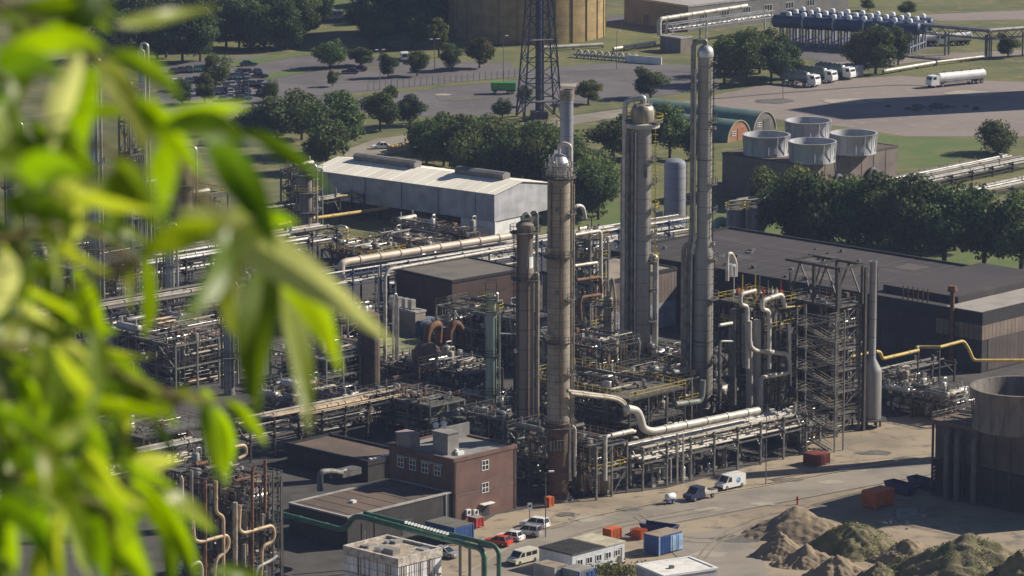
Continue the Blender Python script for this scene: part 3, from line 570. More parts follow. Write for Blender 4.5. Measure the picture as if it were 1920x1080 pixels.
for y,a in ((455,-20),(240,-10),(715,20),(668,-15)):
    r=1.25 if y<470 else 1.62; ca,sa=math.cos(R(a)),math.sin(R(a)); mb.tube([(r*ca,r*sa,zz(y)),((r+.6)*ca,(r+.6)*sa,zz(y))],.3,10)
mb.build('manway',silver,FX)
for y,a0,a1 in ((560,-60,60),(400,-50,40),(345,-60,30),(170,-50,40),(740,-30,70)): ringdeck(FX,grate,steel_gr,1.2 if y<450 else 1.62,2.2 if y<450 else 2.6,zz(y),a0,a1)
# E: capped twin column
g=G(1202,742); EX=T('distillation_column','stout grey column with a silver cap and a bundle of risers on its side','column',g)
mb=MB(); mb.lathe([(1.75,0),(1.5,2),(1.5,zz(470)),(1.5,zz(464)),(1.5,zz(240))],0,0,28); mb.build('shell',clad_gry,EX)
mb=MB(); z=zz(238); mb.lathe([(1.5,z-.1),(2.9,z),(2.9,z+.7),(1.5,z+.8)],0,0,28); mb.build('cap_ring',white_pipe,EX)
mb=MB(); mb.lathe([(1.85,zz(230)),(2.0,zz(220)),(2.0,zz(207)),(1.8,zz(200)),(1.2,zz(195)),(.4,zz(193)),(.4,zz(188))],0,0,28); mb.build('top_head',mat('stained_head',(.36,.33,.27),.5,.4,(.25,.2,.14),1,st=VS),EX)
hoops(EX,mat('seam',(.22,.2,.18),.6,.2),1.5,3,zz(240),2.4)
mb=MB(); mb.tube([(.2,0,zz(192)),(.2,0,zz(182)),(-3.0,-.2,zz(188)),(-3.0,-.2,zz(238)),(-3.0,-.2,2)],.45,12,1.2); mb.build('overhead_pipe',alu,EX)
for x,yy,r,m,t in ((-2.3,-.1,.36,tan_pipe,246),(-1.72,-.7,.3,grey_pipe,246),(-2.55,-.9,.2,grey_pipe,250),(-1.2,-1.4,.13,alu,246),(-3.4,.2,.3,tan_pipe,300)):
    mb=MB(); mb.tube([(x,yy,zz(t)),(x,yy,1)],r,10); mb.build('riser_pipe',m,EX)
mb=MB(); mb.tube([(1.2,-.3,zz(478)),(2.35,-.3,zz(480)),(2.35,-.3,zz(690)),(1.2,-.3,zz(700))],.5,12,1.1); mb.build('side_pipe',alu,EX)
mb=MB(); mb.tube([(-.9,-1.5,zz(640)),(-.6,-2.0,zz(628)),(-.3,-2.0,zz(640)),(-.3,-2.0,zz(690))],.16,8,.4); mb.build('side_pipe',alu,EX)
mb=MB(); mb.box(.15,.75,-1.7,-1.3,zz(330),zz(306)); mb.build('nameplate',steel_gr,EX,0)
mb=MB(); ladder(mb,2.2,-.2,zz(500),zz(240),.05,.25); mb.build('ladder',yellow_paint,EX,0)
ringdeck(EX,grate,yellow_paint,2.0,3.5,zz(228),-50,50); ringdeck(EX,grate,yellow_paint,2.0,3.2,zz(226),110,200); ringdeck(EX,grate,yellow_paint,1.5,2.9,zz(488),-45,35); ringdeck(EX,grate,yellow_paint,1.5,2.9,zz(392),-40,30); ringdeck(EX,grate,steel_dk,1.5,2.8,zz(600),-60,40)
mb=MB()
for i in range(8): mb.tube([(1.5*math.cos(i*.8),1.5*math.sin(i*.8),zz(207)),(1.5*math.cos(i*.8),1.5*math.sin(i*.8),zz(194)+.3)],.13,6)
mb.build('nozzle',silver,EX)
for y,a0,a1 in ((300,-50,30),(345,-40,40),(440,-50,30),(545,-40,40),(655,-50,60)): ringdeck(EX,grate,steel_gr,1.5,2.5,zz(y),a0,a1)
# C: banded tan column, front
g=G(1047,936); CX=T('distillation_column','tall tan banded column with rusty skirt and silver domed top, nearest the road','column',g)
rc=1.78; mb=MB(); mb.lathe([(rc,zz(792)),(rc,zz(345)),(rc*.98,zz(336)),(1.4,zz(333))],0,0,32); mb.build('shell',clad_tan,CX)
mb=MB(); mb.lathe([(1.75,0),(1.75,.8),(1.5,1),(1.55,zz(860)),(1.75,zz(840)),(1.75,zz(800)),(1.95,zz(798)),(1.95,zz(792)),(rc,zz(791))],0,0,28); mb.build('skirt',rust_skirt,CX)
mb=MB(); mb.lathe([(1.55,zz(334)),(1.6,zz(330)),(1.6,zz(312)),(1.75,zz(310)),(1.75,zz(306)),(1.5,zz(301)),(1.15,zz(293)),(.5,zz(289)),(.25,zz(287)),(.25,zz(280))],0,0,28); mb.build('top_head',silver,CX)
mb=MB(); mb.tube([(0,0,zz(284)),(0,0,zz(272)),(.7,-.1,zz(268)),(1.75,-.1,zz(272)),(1.75,-.3,zz(330))],.3,10,.7); mb.build('overhead_pipe',white_pipe,CX)
mb=MB(); mb.tube([(1.95,-.25,zz(318)),(1.95,-.25,zz(806))],.17,8); mb.tube([(2.28,-.1,zz(345)),(2.28,-.1,zz(806))],.13,8); mb.build('riser_pipe',tan_pipe,CX)
mb=MB(); mb.tube([(1.75,-.4,zz(900)),(1.75,-.4,zz(803)),(2.15,-.4,zz(797)),(2.55,-.4,zz(803)),(2.55,-.4,zz(892))],.24,10,.45); mb.build('loop_pipe',white_pipe,CX)
mb=MB(); mb.tube([(-1.2,-1.5,zz(340)),(-1.2,-1.5,zz(470))],.12,6); mb.tube([(.25,-1.9,zz(350)),(.25,-1.9,zz(780))],.1,6); mb.build('riser_pipe',rust_pipe,CX)
mb=MB(); ladder(mb,2.15,.5,3,zz(340),.05,.25); mb.build('ladder',steel_dk,CX,0)
for y in (466,628):
    mb=MB(); mb.tube([(-1.3,-1.2,zz(y)),(-1.75,-1.65,zz(y))],.55,14); mb.build('manway',mat('tan_cover',(.4,.33,.22),.7),CX)
ringdeck(CX,steel_dk,steel_dk,1.7,2.4,zz(482),150,330); ringdeck(CX,steel_dk,steel_dk,1.7,2.4,zz(642),170,330); ringdeck(CX,grate,steel_gr,1.6,2.7,zz(332),0,360); ringdeck(CX,grate,steel_dk,1.7,2.6,zz(800),0,360)
mb=MB(); rr=random.Random(3)
for i in range(26):
    a=rr.uniform(0,6.28); z=zz(rr.uniform(300,332)); x,y=2.0*math.cos(a),2.0*math.sin(a); mb.tube([(x*.75,y*.75,z),(x,y,z),(x,y,z+rr.uniform(.4,1.5))],rr.uniform(.08,.2),6)
mb.build('top_piping',alu,CX)
mb=MB()
for i in range(5): mb.tube([(-1.2+i*.5,-1.9,zz(840)),(-1.2+i*.5,-2.1,zz(820))],.2,8)
mb.build('skirt_valve',steel_gr,CX)
mb=MB(); mb.lathe([(1.6,0),(2.3,.01),(2.3,.35),(1.6,.36)],0,0,24); mb.build('plinth',concrete,CX)
for y,a0,a1 in ((400,-50,60),(560,-60,50),(700,-60,60)): ringdeck(CX,grate,steel_dk,1.75,2.7,zz(y),a0,a1)
for y in (390,545,715):
    mb=MB(); mb.tube([(-.3,-1.7,zz(y)),(-.35,-2.1,zz(y))],.28,10); mb.build('nozzle',steel_gr,CX)
# B: brown column left
g=G(984,872); BX=T('distillation_column','brown column with a white patch and crooked pipes over its open top','column',g)
mb=MB(); mb.lathe([(1.6,0),(1.45,1),(1.45,zz(505)),(1.32,zz(500)),(1.32,zz(428)),(1.45,zz(426)),(1.45,zz(420)),(1.0,zz(416)),(.3,zz(413))],0,0,26); mb.build('shell',clad_brn2,BX)
mb=MB(); a0=[R(-60+i*6) for i in range(10)]; z0,z1=zz(501),zz(480)
mb.add([(1.36*math.cos(a),1.36*math.sin(a),z) for z in (z0,z1) for a in a0],[(i,i+1,11+i,10+i) for i in range(9)]); mb.build('patch',white_paint,BX)
mb=MB(); mb.tube([(-.3,0,zz(416)),(-.3,0,zz(402)),(.3,-.3,zz(398)),(.9,-.3,zz(404)),(.9,-.3,zz(420))],.2,8,.5); mb.build('overhead_pipe',alu,BX)
mb=MB(); mb.tube([(.9,.2,zz(416)),(1.1,.2,zz(398)),(1.9,.1,zz(398)),(1.9,.1,zz(430)),(1.75,.1,2)],.26,8,.6); mb.build('overhead_pipe',grey_pipe,BX)
mb=MB(); mb.tube([(1.3,-.5,zz(514)),(2.0,-.5,zz(511)),(2.0,-.5,zz(780)),(1.4,-.5,zz(790))],.3,10,.7); mb.build('side_pipe',tan_pipe,BX)
mb=MB(); mb.tube([(-1.2,-1.1,zz(440)),(-1.2,-1.1,3)],.13,6); mb.tube([(.5,-1.5,zz(500)),(.5,-1.5,zz(860))],.12,6); mb.build('riser_pipe',rust_pipe,BX)
hoops(BX,mat('brown_seam',(.1,.075,.055),.7),1.45,3,zz(510),3.2)
ringdeck(BX,grate,steel_gr,1.4,2.4,zz(436),0,360); ringdeck(BX,steel_dk,steel_dk,1.4,2.2,zz(524),150,360); ringdeck(BX,steel_dk,steel_dk,1.4,2.3,zz(800),0,360)
mb=MB(); ladder(mb,-1.75,-.4,2,zz(430),.05,.25); mb.build('ladder',steel_dk,BX,0)
mb=MB(); mb.tube([(-1.2,-.9,zz(655)),(-1.5,-1.4,zz(655))],.35,10); mb.build('manway',silver,BX)
mb=MB(); mb.lathe([(1.47,zz(850)),(1.62,zz(849)),(1.62,zz(842)),(1.47,zz(841))],0,0,24); mb.build('flange_ring',steel_gr,BX)
# A: thin whitish column with yellow platform
g=G(921,824); AX=T('stripping_column','slim whitish green column with a yellow railed platform near its top','column',g)
mb=MB(); mb.lathe([(1.0,0),(.93,1),(.93,zz(556)),(.6,zz(552)),(.2,zz(550))],0,0,22); mb.build('shell',mat('stained_white_shell',(.36,.42,.36),.6,.1,(.17,.24,.15),.5,st=VS,lo=.35,hi=.6),AX)
ringdeck(AX,grate,yellow_paint,.95,2.0,zz(582),0,360,14); ringdeck(AX,grate,yellow_paint,.95,1.9,zz(582)+2.0,100,300,14)
mb=MB()
for x,y in ((-.9,-.9),(.9,-.9),(.9,.9),(-.9,.9)): mb.beam((x,y,zz(580)),(x,y,zz(527)),.14)
for z in (zz(527),zz(545)): 
    for a,b in (((-.9,-.9),(.9,-.9)),((.9,-.9),(.9,.9)),((.9,.9),(-.9,.9)),((-.9,.9),(-.9,-.9))): mb.beam((*a,z),(*b,z),.1)
mb.beam((.9,-.9,zz(545)),(2.3,-.9,zz(540)),.12); mb.build('hoist_frame',steel_gr,AX,0)
mb=MB(); mb.tube([(1.35,-.3,zz(590)),(1.35,-.3,4)],.16,8); mb.tube([(1.35,-.3,zz(625)),(5,1.5,zz(630))],.16,8); mb.build('riser_pipe',alu,AX)
mb=MB(); ladder(mb,1.5,-.8,1,zz(585),.2,.1,False); mb.build('ladder',steel_gr,AX,0)
ringdeck(AX,steel_dk,steel_dk,.93,1.5,zz(668),0,360,14); ringdeck(AX,steel_dk,steel_dk,.93,1.6,zz(738),0,360,14)
mb=MB(); mb.tube([(.3,-.5,zz(556)),(.3,-.5,zz(548)),(1.0,-.6,zz(548)),(1.0,-.6,zz(565))],.25,8,.5); mb.build('overhead_pipe',silver,AX)
# D: small column between C and E
g=G(1140,760); DX=T('small_column','short brown column standing between the banded column and the capped one','column',g)
mb=MB(); mb.lathe([(.85,0),(.8,.6),(.8,zz(560)),(.5,zz(556)),(.2,zz(553)),(.2,zz(545))],0,0,20); mb.build('shell',clad_brn2,DX)
mb=MB(); mb.tube([(.3,-.4,zz(556)),(.5,-.5,zz(522)),(.75,-.6,zz(523)),(1.15,-.6,zz(560)),(1.15,-.6,2)],.2,8,.5); mb.build('overhead_pipe',tan_pipe,DX)
ringdeck(DX,grate,steel_dk,.8,1.8,zz(575),0,360,12); ringdeck(DX,steel_dk,steel_dk,.8,1.6,zz(646),0,360,12); ringdeck(DX,steel_dk,steel_dk,.8,1.6,zz(604),0,300,12)
# furnace stack on a wide drum
g=G(1633,800); KX=T('furnace_stack','thin grey stack tapering down to a wide drum beside the open steel frame','chimney',g)
mb=MB(); mb.lathe([(1.66,zz(783)),(1.66,zz(697)),(1.5,zz(690)),(.62,zz(672)),(.6,zz(494)),(.66,zz(493)),(.66,zz(490)),(.5,zz(490)),(.5,zz(500))],0,0,26); mb.build('shell',mat('grey_stack_sheet',(.33,.33,.34),.45,.35,(.26,.25,.24),.4,st=VS),KX)
mb=MB()
for i in range(6): a=i*math.pi/3; mb.beam((1.5*math.cos(a),1.5*math.sin(a),0),(1.5*math.cos(a),1.5*math.sin(a),zz(783)),.3)
mb.lathe([(2.6,zz(786)),(2.6,zz(784)),(1,zz(783))],0,0,18); mb.build('leg_frame',steel_dk,KX,0)
mb=MB(); mb.tube([(-1.1,-.3,zz(500)),(-1.1,-.3,zz(690))],.2,8); ladder(mb,.75,.4,zz(690),zz(500),.05,.2,False); mb.build('ladder',steel_dk,KX,0)
hoops(KX,steel_gr,.6,zz(665),zz(500),3)
# thin lavender stack behind the banded column, round lavender vessel, group of three vessels
g=G(1062,406); LX=T('flue_stack','pale lavender flue stack with a rusty rim behind the banded column','chimney',g)
mb=MB(); mb.lathe([(1.6,0),(1.38,1.5),(1.38,zz(186))],0,0,24); mb.build('shell',lav,LX)
mb=MB(); mb.lathe([(1.36,zz(187)),(1.5,zz(186)),(1.55,zz(168)),(1.3,zz(168)),(1.3,zz(180))],0,0,24); mb.build('rim',mat('rusty_rim',(.26,.23,.17),.8,0,(.16,.12,.08),1.5),LX)
hoops(LX,mat('lavender_seam',(.22,.22,.25),.6),1.38,3,zz(190),3.5)
g=G(1265,430); VX=T('storage_silo','pale lavender round silo with a flat domed top behind the hall','silo',g)
mb=MB(); mb.lathe([(2.22,0),(2.22,zz(308)),(2.0,zz(302)),(1.2,zz(298)),(.2,zz(297))],0,0,32); mb.build('shell',lav,VX)
hoops(VX,mat('lavender_seam',(.22,.22,.25),.6),2.22,2,zz(310),2.2)
mb=MB(); ladder(mb,2.4,.3,0,zz(305),.05,.25); mb.build('ladder',steel_gr,VX,0)
mb=MB(); mb.box(-4.2,-2.4,-.6,.9,0,3.6); mb.build('equipment_cabinet',lav,VX,0)
for i,(x,y,top,lab) in enumerate(((1381,462,388,'left'),(1417,464,386,'middle'),(1396,452,384,'right'))):
    g=G(x,y); o=T('process_vessel',('stout grey vessel under a tall white pipe frame beyond the hall, leftmost of three','stout grey vessel with a green elbow before it, rightmost of three beyond the hall','stout grey vessel half hidden behind the other two beyond the hall')[i],'vessel',g,0,'vessels beyond the hall')
    mb=MB(); mb.lathe([(1.9,0),(1.9,zz(top+6)),(1.5,zz(top+2)),(.6,zz(top))],0,0,22); mb.build('shell',mat('grey_vessel',(.27,.26,.25),.6,.15,(.2,.18,.16),.5,st=VS),o)
    ringdeck(o,grate,yellow_paint,1.2,2.4,zz(top+4),0,360,12)
    mb=MB(); mb.tube([(-1.8,-1,zz(top+10)),(-1.8,-1,zz(top-12)),(2.2,.4,zz(top-14)),(2.2,.4,zz(top+6))],.2,8,.4); mb.tube([(-2,-1.6,0),(-2,-1.6,zz(top-6)),(1.2,-1.4,zz(top-8))],.16,8,.4); mb.build('overhead_pipe',white_pipe,o)
for x,y,rz,lb in ((1342,446,30,'big green elbow pipe rising at the hall edge beside the tallest column'),(1408,466,200,'big green elbow pipe rising in front of the grey vessels')):
    mb=MB(); mb.tube([(0,0,0),(0,0,3.2),(2.2,0,3.4),(2.5,0,1.2)],.95,14,1.6); solo('elbow_pipe',mb,mat('pale_green_duct',(.3,.37,.31),.55,.1),lb,'pipe',G(x,y),rz)
# ---------------------------------------------------------------- gas holder, lattice mast
g=G(988,84); GX=T('gas_holder','huge round rust yellow gas holder cut by the top of the view','storage tank',(g.x,g.y+21,0)); rgas=150/S(84)
gasm=bricks('rusty_yellow_panels',(.36,.255,.11),(.33,.235,.1),(.22,.15,.07),1,4.5,2.4,ms=.05,cyl=rgas)
mb=MB(); mb.lathe([(rgas,0),(rgas,32),(rgas-.2,32.2),(rgas*.5,35),(.5,36)],0,0,64); mb.build('shell',gasm,GX)
hoops(GX,mat('holder_rib',(.24,.17,.08),.8),rgas,3,32,5.8,'rib')
mb=MB()
for i in range(26): a=R(i*360/26); mb.beam((rgas*math.cos(a),rgas*math.sin(a),0),(rgas*math.cos(a),rgas*math.sin(a),32),.35)
mb.build('stanchion',mat('holder_rib',(.24,.17,.08),.8),GX,0)
mb=MB(); ladder(mb,6,-rgas-.3,0,32); mb.build('ladder',steel_dk,GX,0)
g=G(1011,222); MX=T('lattice_mast','dark blue lattice flare mast with pipes up its middle','mast',g,12); hm=58
def prof(z): return max(1.6,4.6-3.2*min(1,z/46)) if z<46 else 1.5
levels=[0,4.5,9,14,19,24,28.5,33,37.5,42,46,50,54,58]; legm=mat('blue_grey_steel',(.06,.065,.09),.55,.3,(.09,.09,.11),.5)
mb=MB(); cs=((-1,-1),(1,-1),(1,1),(-1,1))
for i in range(len(levels)-1):
    z0,z1=levels[i],levels[i+1]; p0,p1=prof(z0),prof(z1)
    for k in range(4):
        a,b=cs[k],cs[(k+1)%4]; A0=(a[0]*p0,a[1]*p0,z0); A1=(a[0]*p1,a[1]*p1,z1); B0=(b[0]*p0,b[1]*p0,z0); B1=(b[0]*p1,b[1]*p1,z1)
        mb.beam(A0,A1,.34); mb.beam(A1,B1,.2); M=tuple((A1[j]+B1[j])/2 for j in range(3)) if i==0 else None
        if i==0: mb.beam(A0,M,.24); mb.beam(B0,M,.24)
        else: mb.beam(A0,B1,.16); mb.beam(B0,A1,.16)
mb.build('lattice_frame',legm,MX,0)
for x,r,m in ((-.55,.36,legm),(.25,.42,mat('blue_steel_pipe',(.16,.17,.24),.45,.4)),(.95,.25,legm)):
    mb=MB(); mb.tube([(x,.1,0),(x,.1,hm+4)],r,10); mb.build('flare_pipe',m,MX)
for i in (1,4,8):
    z=levels[i]; p=prof(z); mb=MB(); mb.box(-p,p,-p,-p*.4,z,z+.1); mb.build('platform',grate,MX,0)
mb=MB(); mb.box(-1.8,1.8,-1.8,1.8,0,1.8); mb.build('base_tank',legm,MX,0)
# ---------------------------------------------------------------- cooling towers
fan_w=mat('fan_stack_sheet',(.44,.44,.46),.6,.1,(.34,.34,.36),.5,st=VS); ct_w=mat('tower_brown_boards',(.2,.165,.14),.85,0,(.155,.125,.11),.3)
def fan(o,x,y,z,r,h,m,hub=True):
    mb=MB(); mb.lathe([(r*1.02,z),(r*.96,z+h*.35),(r*.95,z+h*.6),(r*1.04,z+h*.96),(r*1.07,z+h),(r*.99,z+h),(r*.9,z+h*.6),(r*.92,z+h*.1)],x,y,40,False); f=mb.build('fan_stack',m,o)
    mb=MB(); mb.lathe([(r*.9,z+h*.1),(.1,z+h*.1)],x,y,30,False)
    for i in range(6):
        a=i*math.pi/3; mb.beam((x,y,z+h*.35),(x+r*.85*math.cos(a),y+r*.85*math.sin(a),z+h*.38),.5,.06)
    mb.lathe([(r*.14,z+h*.2),(r*.14,z+h*.45)],x,y,12); mb.build('fan_blade',steel_dk,f)
    mb=MB()
    for k in range(16):
        a=2*math.pi*k/16; mb.beam((x+r*1.0*math.cos(a),y+r*1.0*math.sin(a),z),(x+r*1.06*math.cos(a),y+r*1.06*math.sin(a),z+h*.97),.14)
    mb.build('stiffener',m,f,0)
c=G(1500,388); CT=T('cooling_tower','brown boarded cooling tower with four pale fan stacks behind the tree row','cooling tower',c,47); hc=at(1515,308,c.y).z
lx=span(c,47,1682,345); ly=(G(1358,286,hc)-Vector((c.x,c.y,hc))).length
shell(CT,lx,ly,hc,ct_w,roof_brn,.1,mat('tower_rim',(.1,.085,.075),.8),.25)
k=S(300); rf=41/k/1.02
for px,py,hh_ in ((1523,302,35),(1600,286,37),(1437,289,35),(1515,262,30)):
    p=local(CT,G(px,py,hc)); fan(CT,p.x,p.y,hc,rf,4.3,fan_w)
mb=MB(); 
for px in (1568,1632):
    p=lw(CT,(c,47),px,340); x=p.x; top=hc*.62; mb.tube([(x-2.4,-.5,0),(x-1.9,-.5,top*.6),(x-.2,-.5,top),(x+1.6,-.5,top*.75),(x+1.7,-.5,0)],.5,10,1.8)
mb.build('riser_pipe',mat('dark_green_pipe',(.07,.085,.08),.6),CT)
mb=MB()
for i in range(8): mb.box(lx*i/8-.05,lx*i/8+.12,-.08,-.003,0,hc-.3)
mb.build('wall_post',ct_w,CT,0)
c=G(1752,928); C2=T('cooling_tower','dark near cooling tower with louvred lower walls and one wide fan stack','cooling tower',c,-44); h2=at(1752,782,c.y).z
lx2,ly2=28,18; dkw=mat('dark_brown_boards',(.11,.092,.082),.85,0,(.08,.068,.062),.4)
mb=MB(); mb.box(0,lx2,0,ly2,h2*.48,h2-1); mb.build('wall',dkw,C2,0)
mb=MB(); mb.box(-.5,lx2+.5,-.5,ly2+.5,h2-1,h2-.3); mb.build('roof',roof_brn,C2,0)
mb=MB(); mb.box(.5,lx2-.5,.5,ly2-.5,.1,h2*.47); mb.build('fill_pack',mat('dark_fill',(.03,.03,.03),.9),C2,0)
mb=MB()
for i in range(9):
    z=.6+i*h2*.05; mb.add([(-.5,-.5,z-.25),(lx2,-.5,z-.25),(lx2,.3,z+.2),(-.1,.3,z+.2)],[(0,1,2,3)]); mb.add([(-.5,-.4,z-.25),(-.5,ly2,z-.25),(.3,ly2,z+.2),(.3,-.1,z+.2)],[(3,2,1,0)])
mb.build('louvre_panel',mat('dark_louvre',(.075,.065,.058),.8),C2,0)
mb=MB()
for i in range(10): x=i*3.0; mb.beam((x,-.55,0),(x,-.55,h2-1),.22); mb.beam((x,-.5,.2),(min(x+3,lx2),-.5,h2*.45),.1)
for i in range(7): y=i*3.0; mb.beam((-.55,y,0),(-.55,y,h2-1),.22)
mb.build('frame_post',steel_dk,C2,0)
mb=MB()
for x in (3.2,5.2,8.5): mb.tube([(x,-1.1,0),(x,-1.1,h2*.84),(x,0,h2*.88)],.5 if x>3 else .3,10,.8)
mb.build('riser_pipe',mat('dark_grey_riser',(.11,.11,.11),.6),C2)
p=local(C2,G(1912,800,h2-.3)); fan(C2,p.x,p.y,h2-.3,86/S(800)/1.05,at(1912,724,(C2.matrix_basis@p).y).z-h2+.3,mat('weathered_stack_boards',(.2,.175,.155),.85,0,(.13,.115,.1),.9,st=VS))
mb=MB()
for i in range(15): mb.beam((i*2,-.45,h2-.3),(i*2,-.45,h2+.75),.08)
for z in (.3,.75): mb.beam((-.4,-.45,h2+z),(lx2,-.45,h2+z),.08); mb.beam((-.45,-.4,h2+z),(-.45,ly2,h2+z),.08)
for i in range(9): mb.beam((-.45,i*2.2,h2-.3),(-.45,i*2.2,h2+.75),.08)
mb.build('railing',steel_gr,C2,0)
mb=MB(); mb.tube([(1.5,4,h2+.6),(5,4.4,h2+.7)],.35,8); mb.tube([(5.5,2.2,h2+.5),(9,2.4,h2+.5)],.3,8); mb.tube([(1,6.5,h2+.6),(3.5,6.5,h2+.6)],.3,8); mb.box(4,5.2,5,6,h2-.3,h2+1.2); mb.build('roof_piping',tan_pipe,C2)
# ---------------------------------------------------------------- nissen huts
hut_g=mat('green_sheet',(.13,.2,.17),.6,.1,(.1,.155,.14),.3); hut_o=bricks('orange_brick',(.36,.17,.09),(.32,.15,.08),(.3,.18,.12),1,.6,.2)
def hut(x,y,rz,r,L,gable,lab):
    o=T('nissen_hut',lab,'hut',G(x,y),rz); mb=MB(); n=16; pf=[(r*math.cos(math.pi*i/n),r*math.sin(math.pi*i/n)*1.0) for i in range(n+1)]
    mb.add([(p[0],0,p[1]) for p in pf]+[(p[0],L,p[1]) for p in pf],[(i,i+1,n+2+i,n+1+i) for i in range(n)]); mb.build('roof',hut_g,o)
    mb=MB(); mb.add([(p[0]*.97,.15,p[1]*.97) for p in pf]+[(p[0]*.97,L-.15,p[1]*.97) for p in pf],[tuple(range(n+1)),tuple(range(n+1,2*n+2))[::-1]]); mb.build('wall',gable,o,0)
    mb=MB(); 
    for i in range(n): mb.beam((pf[i][0],.05,pf[i][1]),(pf[i+1][0],.05,pf[i+1][1]),.25)
    mb.build('rim',mat('pale_rim',(.36,.33,.28),.8),o,0)
    mb=MB(); mb.box(-r*.1,r*.45,.05,.15,0,r*.62); mb.build('door',mat('hut_door',(.33,.14,.07),.7) if gable is hut_o else mat('grey_door',(.1,.1,.1),.6),o,0)
    win(o,'window',-r*.62,-r*.3,r*.28,r*.5,y=.14)
    return o
hut(1386,263,52,4.6,30,hut_o,'green nissen hut with an orange brick end wall')
hut(1434,246,52,4.6,34,mat('grey_gable',(.16,.145,.14),.8),'green nissen hut with a dark grey end wall behind the orange one')
# ---------------------------------------------------------------- process units: steel frames full of pipes, drums and exchangers
def clampv(v,a,b): return max(a,min(b,v))
def route(rd,W,D,H,nseg,vert=.45,zmin=.4):
    p=[rd.uniform(.3,W-.3),rd.uniform(.2,D-.2),rd.uniform(zmin,H)]; P=[tuple(p)]; last=-1
    for i in range(nseg):
        ax=rd.choices((0,1,2),(.33,.27,.4 if vert is None else vert))[0]
        if ax==last: ax=(ax+1)%3
        last=ax; hi=(W-.2,D-.2,H)[ax]; lo=(.2,.2,zmin)[ax]
        q=rd.uniform(lo,hi)
        if abs(q-p[ax])<1: q=clampv(p[ax]+rd.choice((-1,1))*rd.uniform(1.2,3),lo,hi)
        p[ax]=q; P.append(tuple(p))
    return P
def frame(mb,W,D,lv,sx,sy,w=.3,brace=True,rd=None):
    nx=max(1,round(W/sx)); ny=max(1,round(D/sy)); H=lv[-1]
    X=[W*i/nx for i in range(nx+1)]; Y=[D*i/ny for i in range(ny+1)]
    for x in X:
        for y in Y: mb.beam((x,y,0),(x,y,H),w)
    for z in lv:
        for x in X: mb.beam((x,0,z),(x,D,z),w*.7,w*.9)
        for y in Y: mb.beam((0,y,z),(W,y,z),w*.7,w*.9)
    if brace and rd:
        zz_=[0]+list(lv)
        for i in range(len(zz_)-1):
            for y in (0,D):
                k=rd.randrange(nx); mb.beam((X[k],y,zz_[i]),(X[k+1],y,zz_[i+1]),w*.5)
            k=rd.randrange(ny); mb.beam((0,Y[k],zz_[i]),(0,Y[k+1],zz_[i+1]),w*.5)
def rails(mb,x0,x1,y0,y1,z):
    c=((x0,y0),(x1,y0),(x1,y1),(x0,y1))
    for i in range(4):
        a,b=c[i],c[(i+1)%4]; L=math.hypot(b[0]-a[0],b[1]-a[1]); n=max(1,round(L/1.6))
        for k in range(n): t=k/n; p=(a[0]+(b[0]-a[0])*t,a[1]+(b[1]-a[1])*t); mb.beam((*p,z),(*p,z+1.1),.06)
        for h in (.55,1.1): mb.beam((*a,z+h),(*b,z+h),.06)
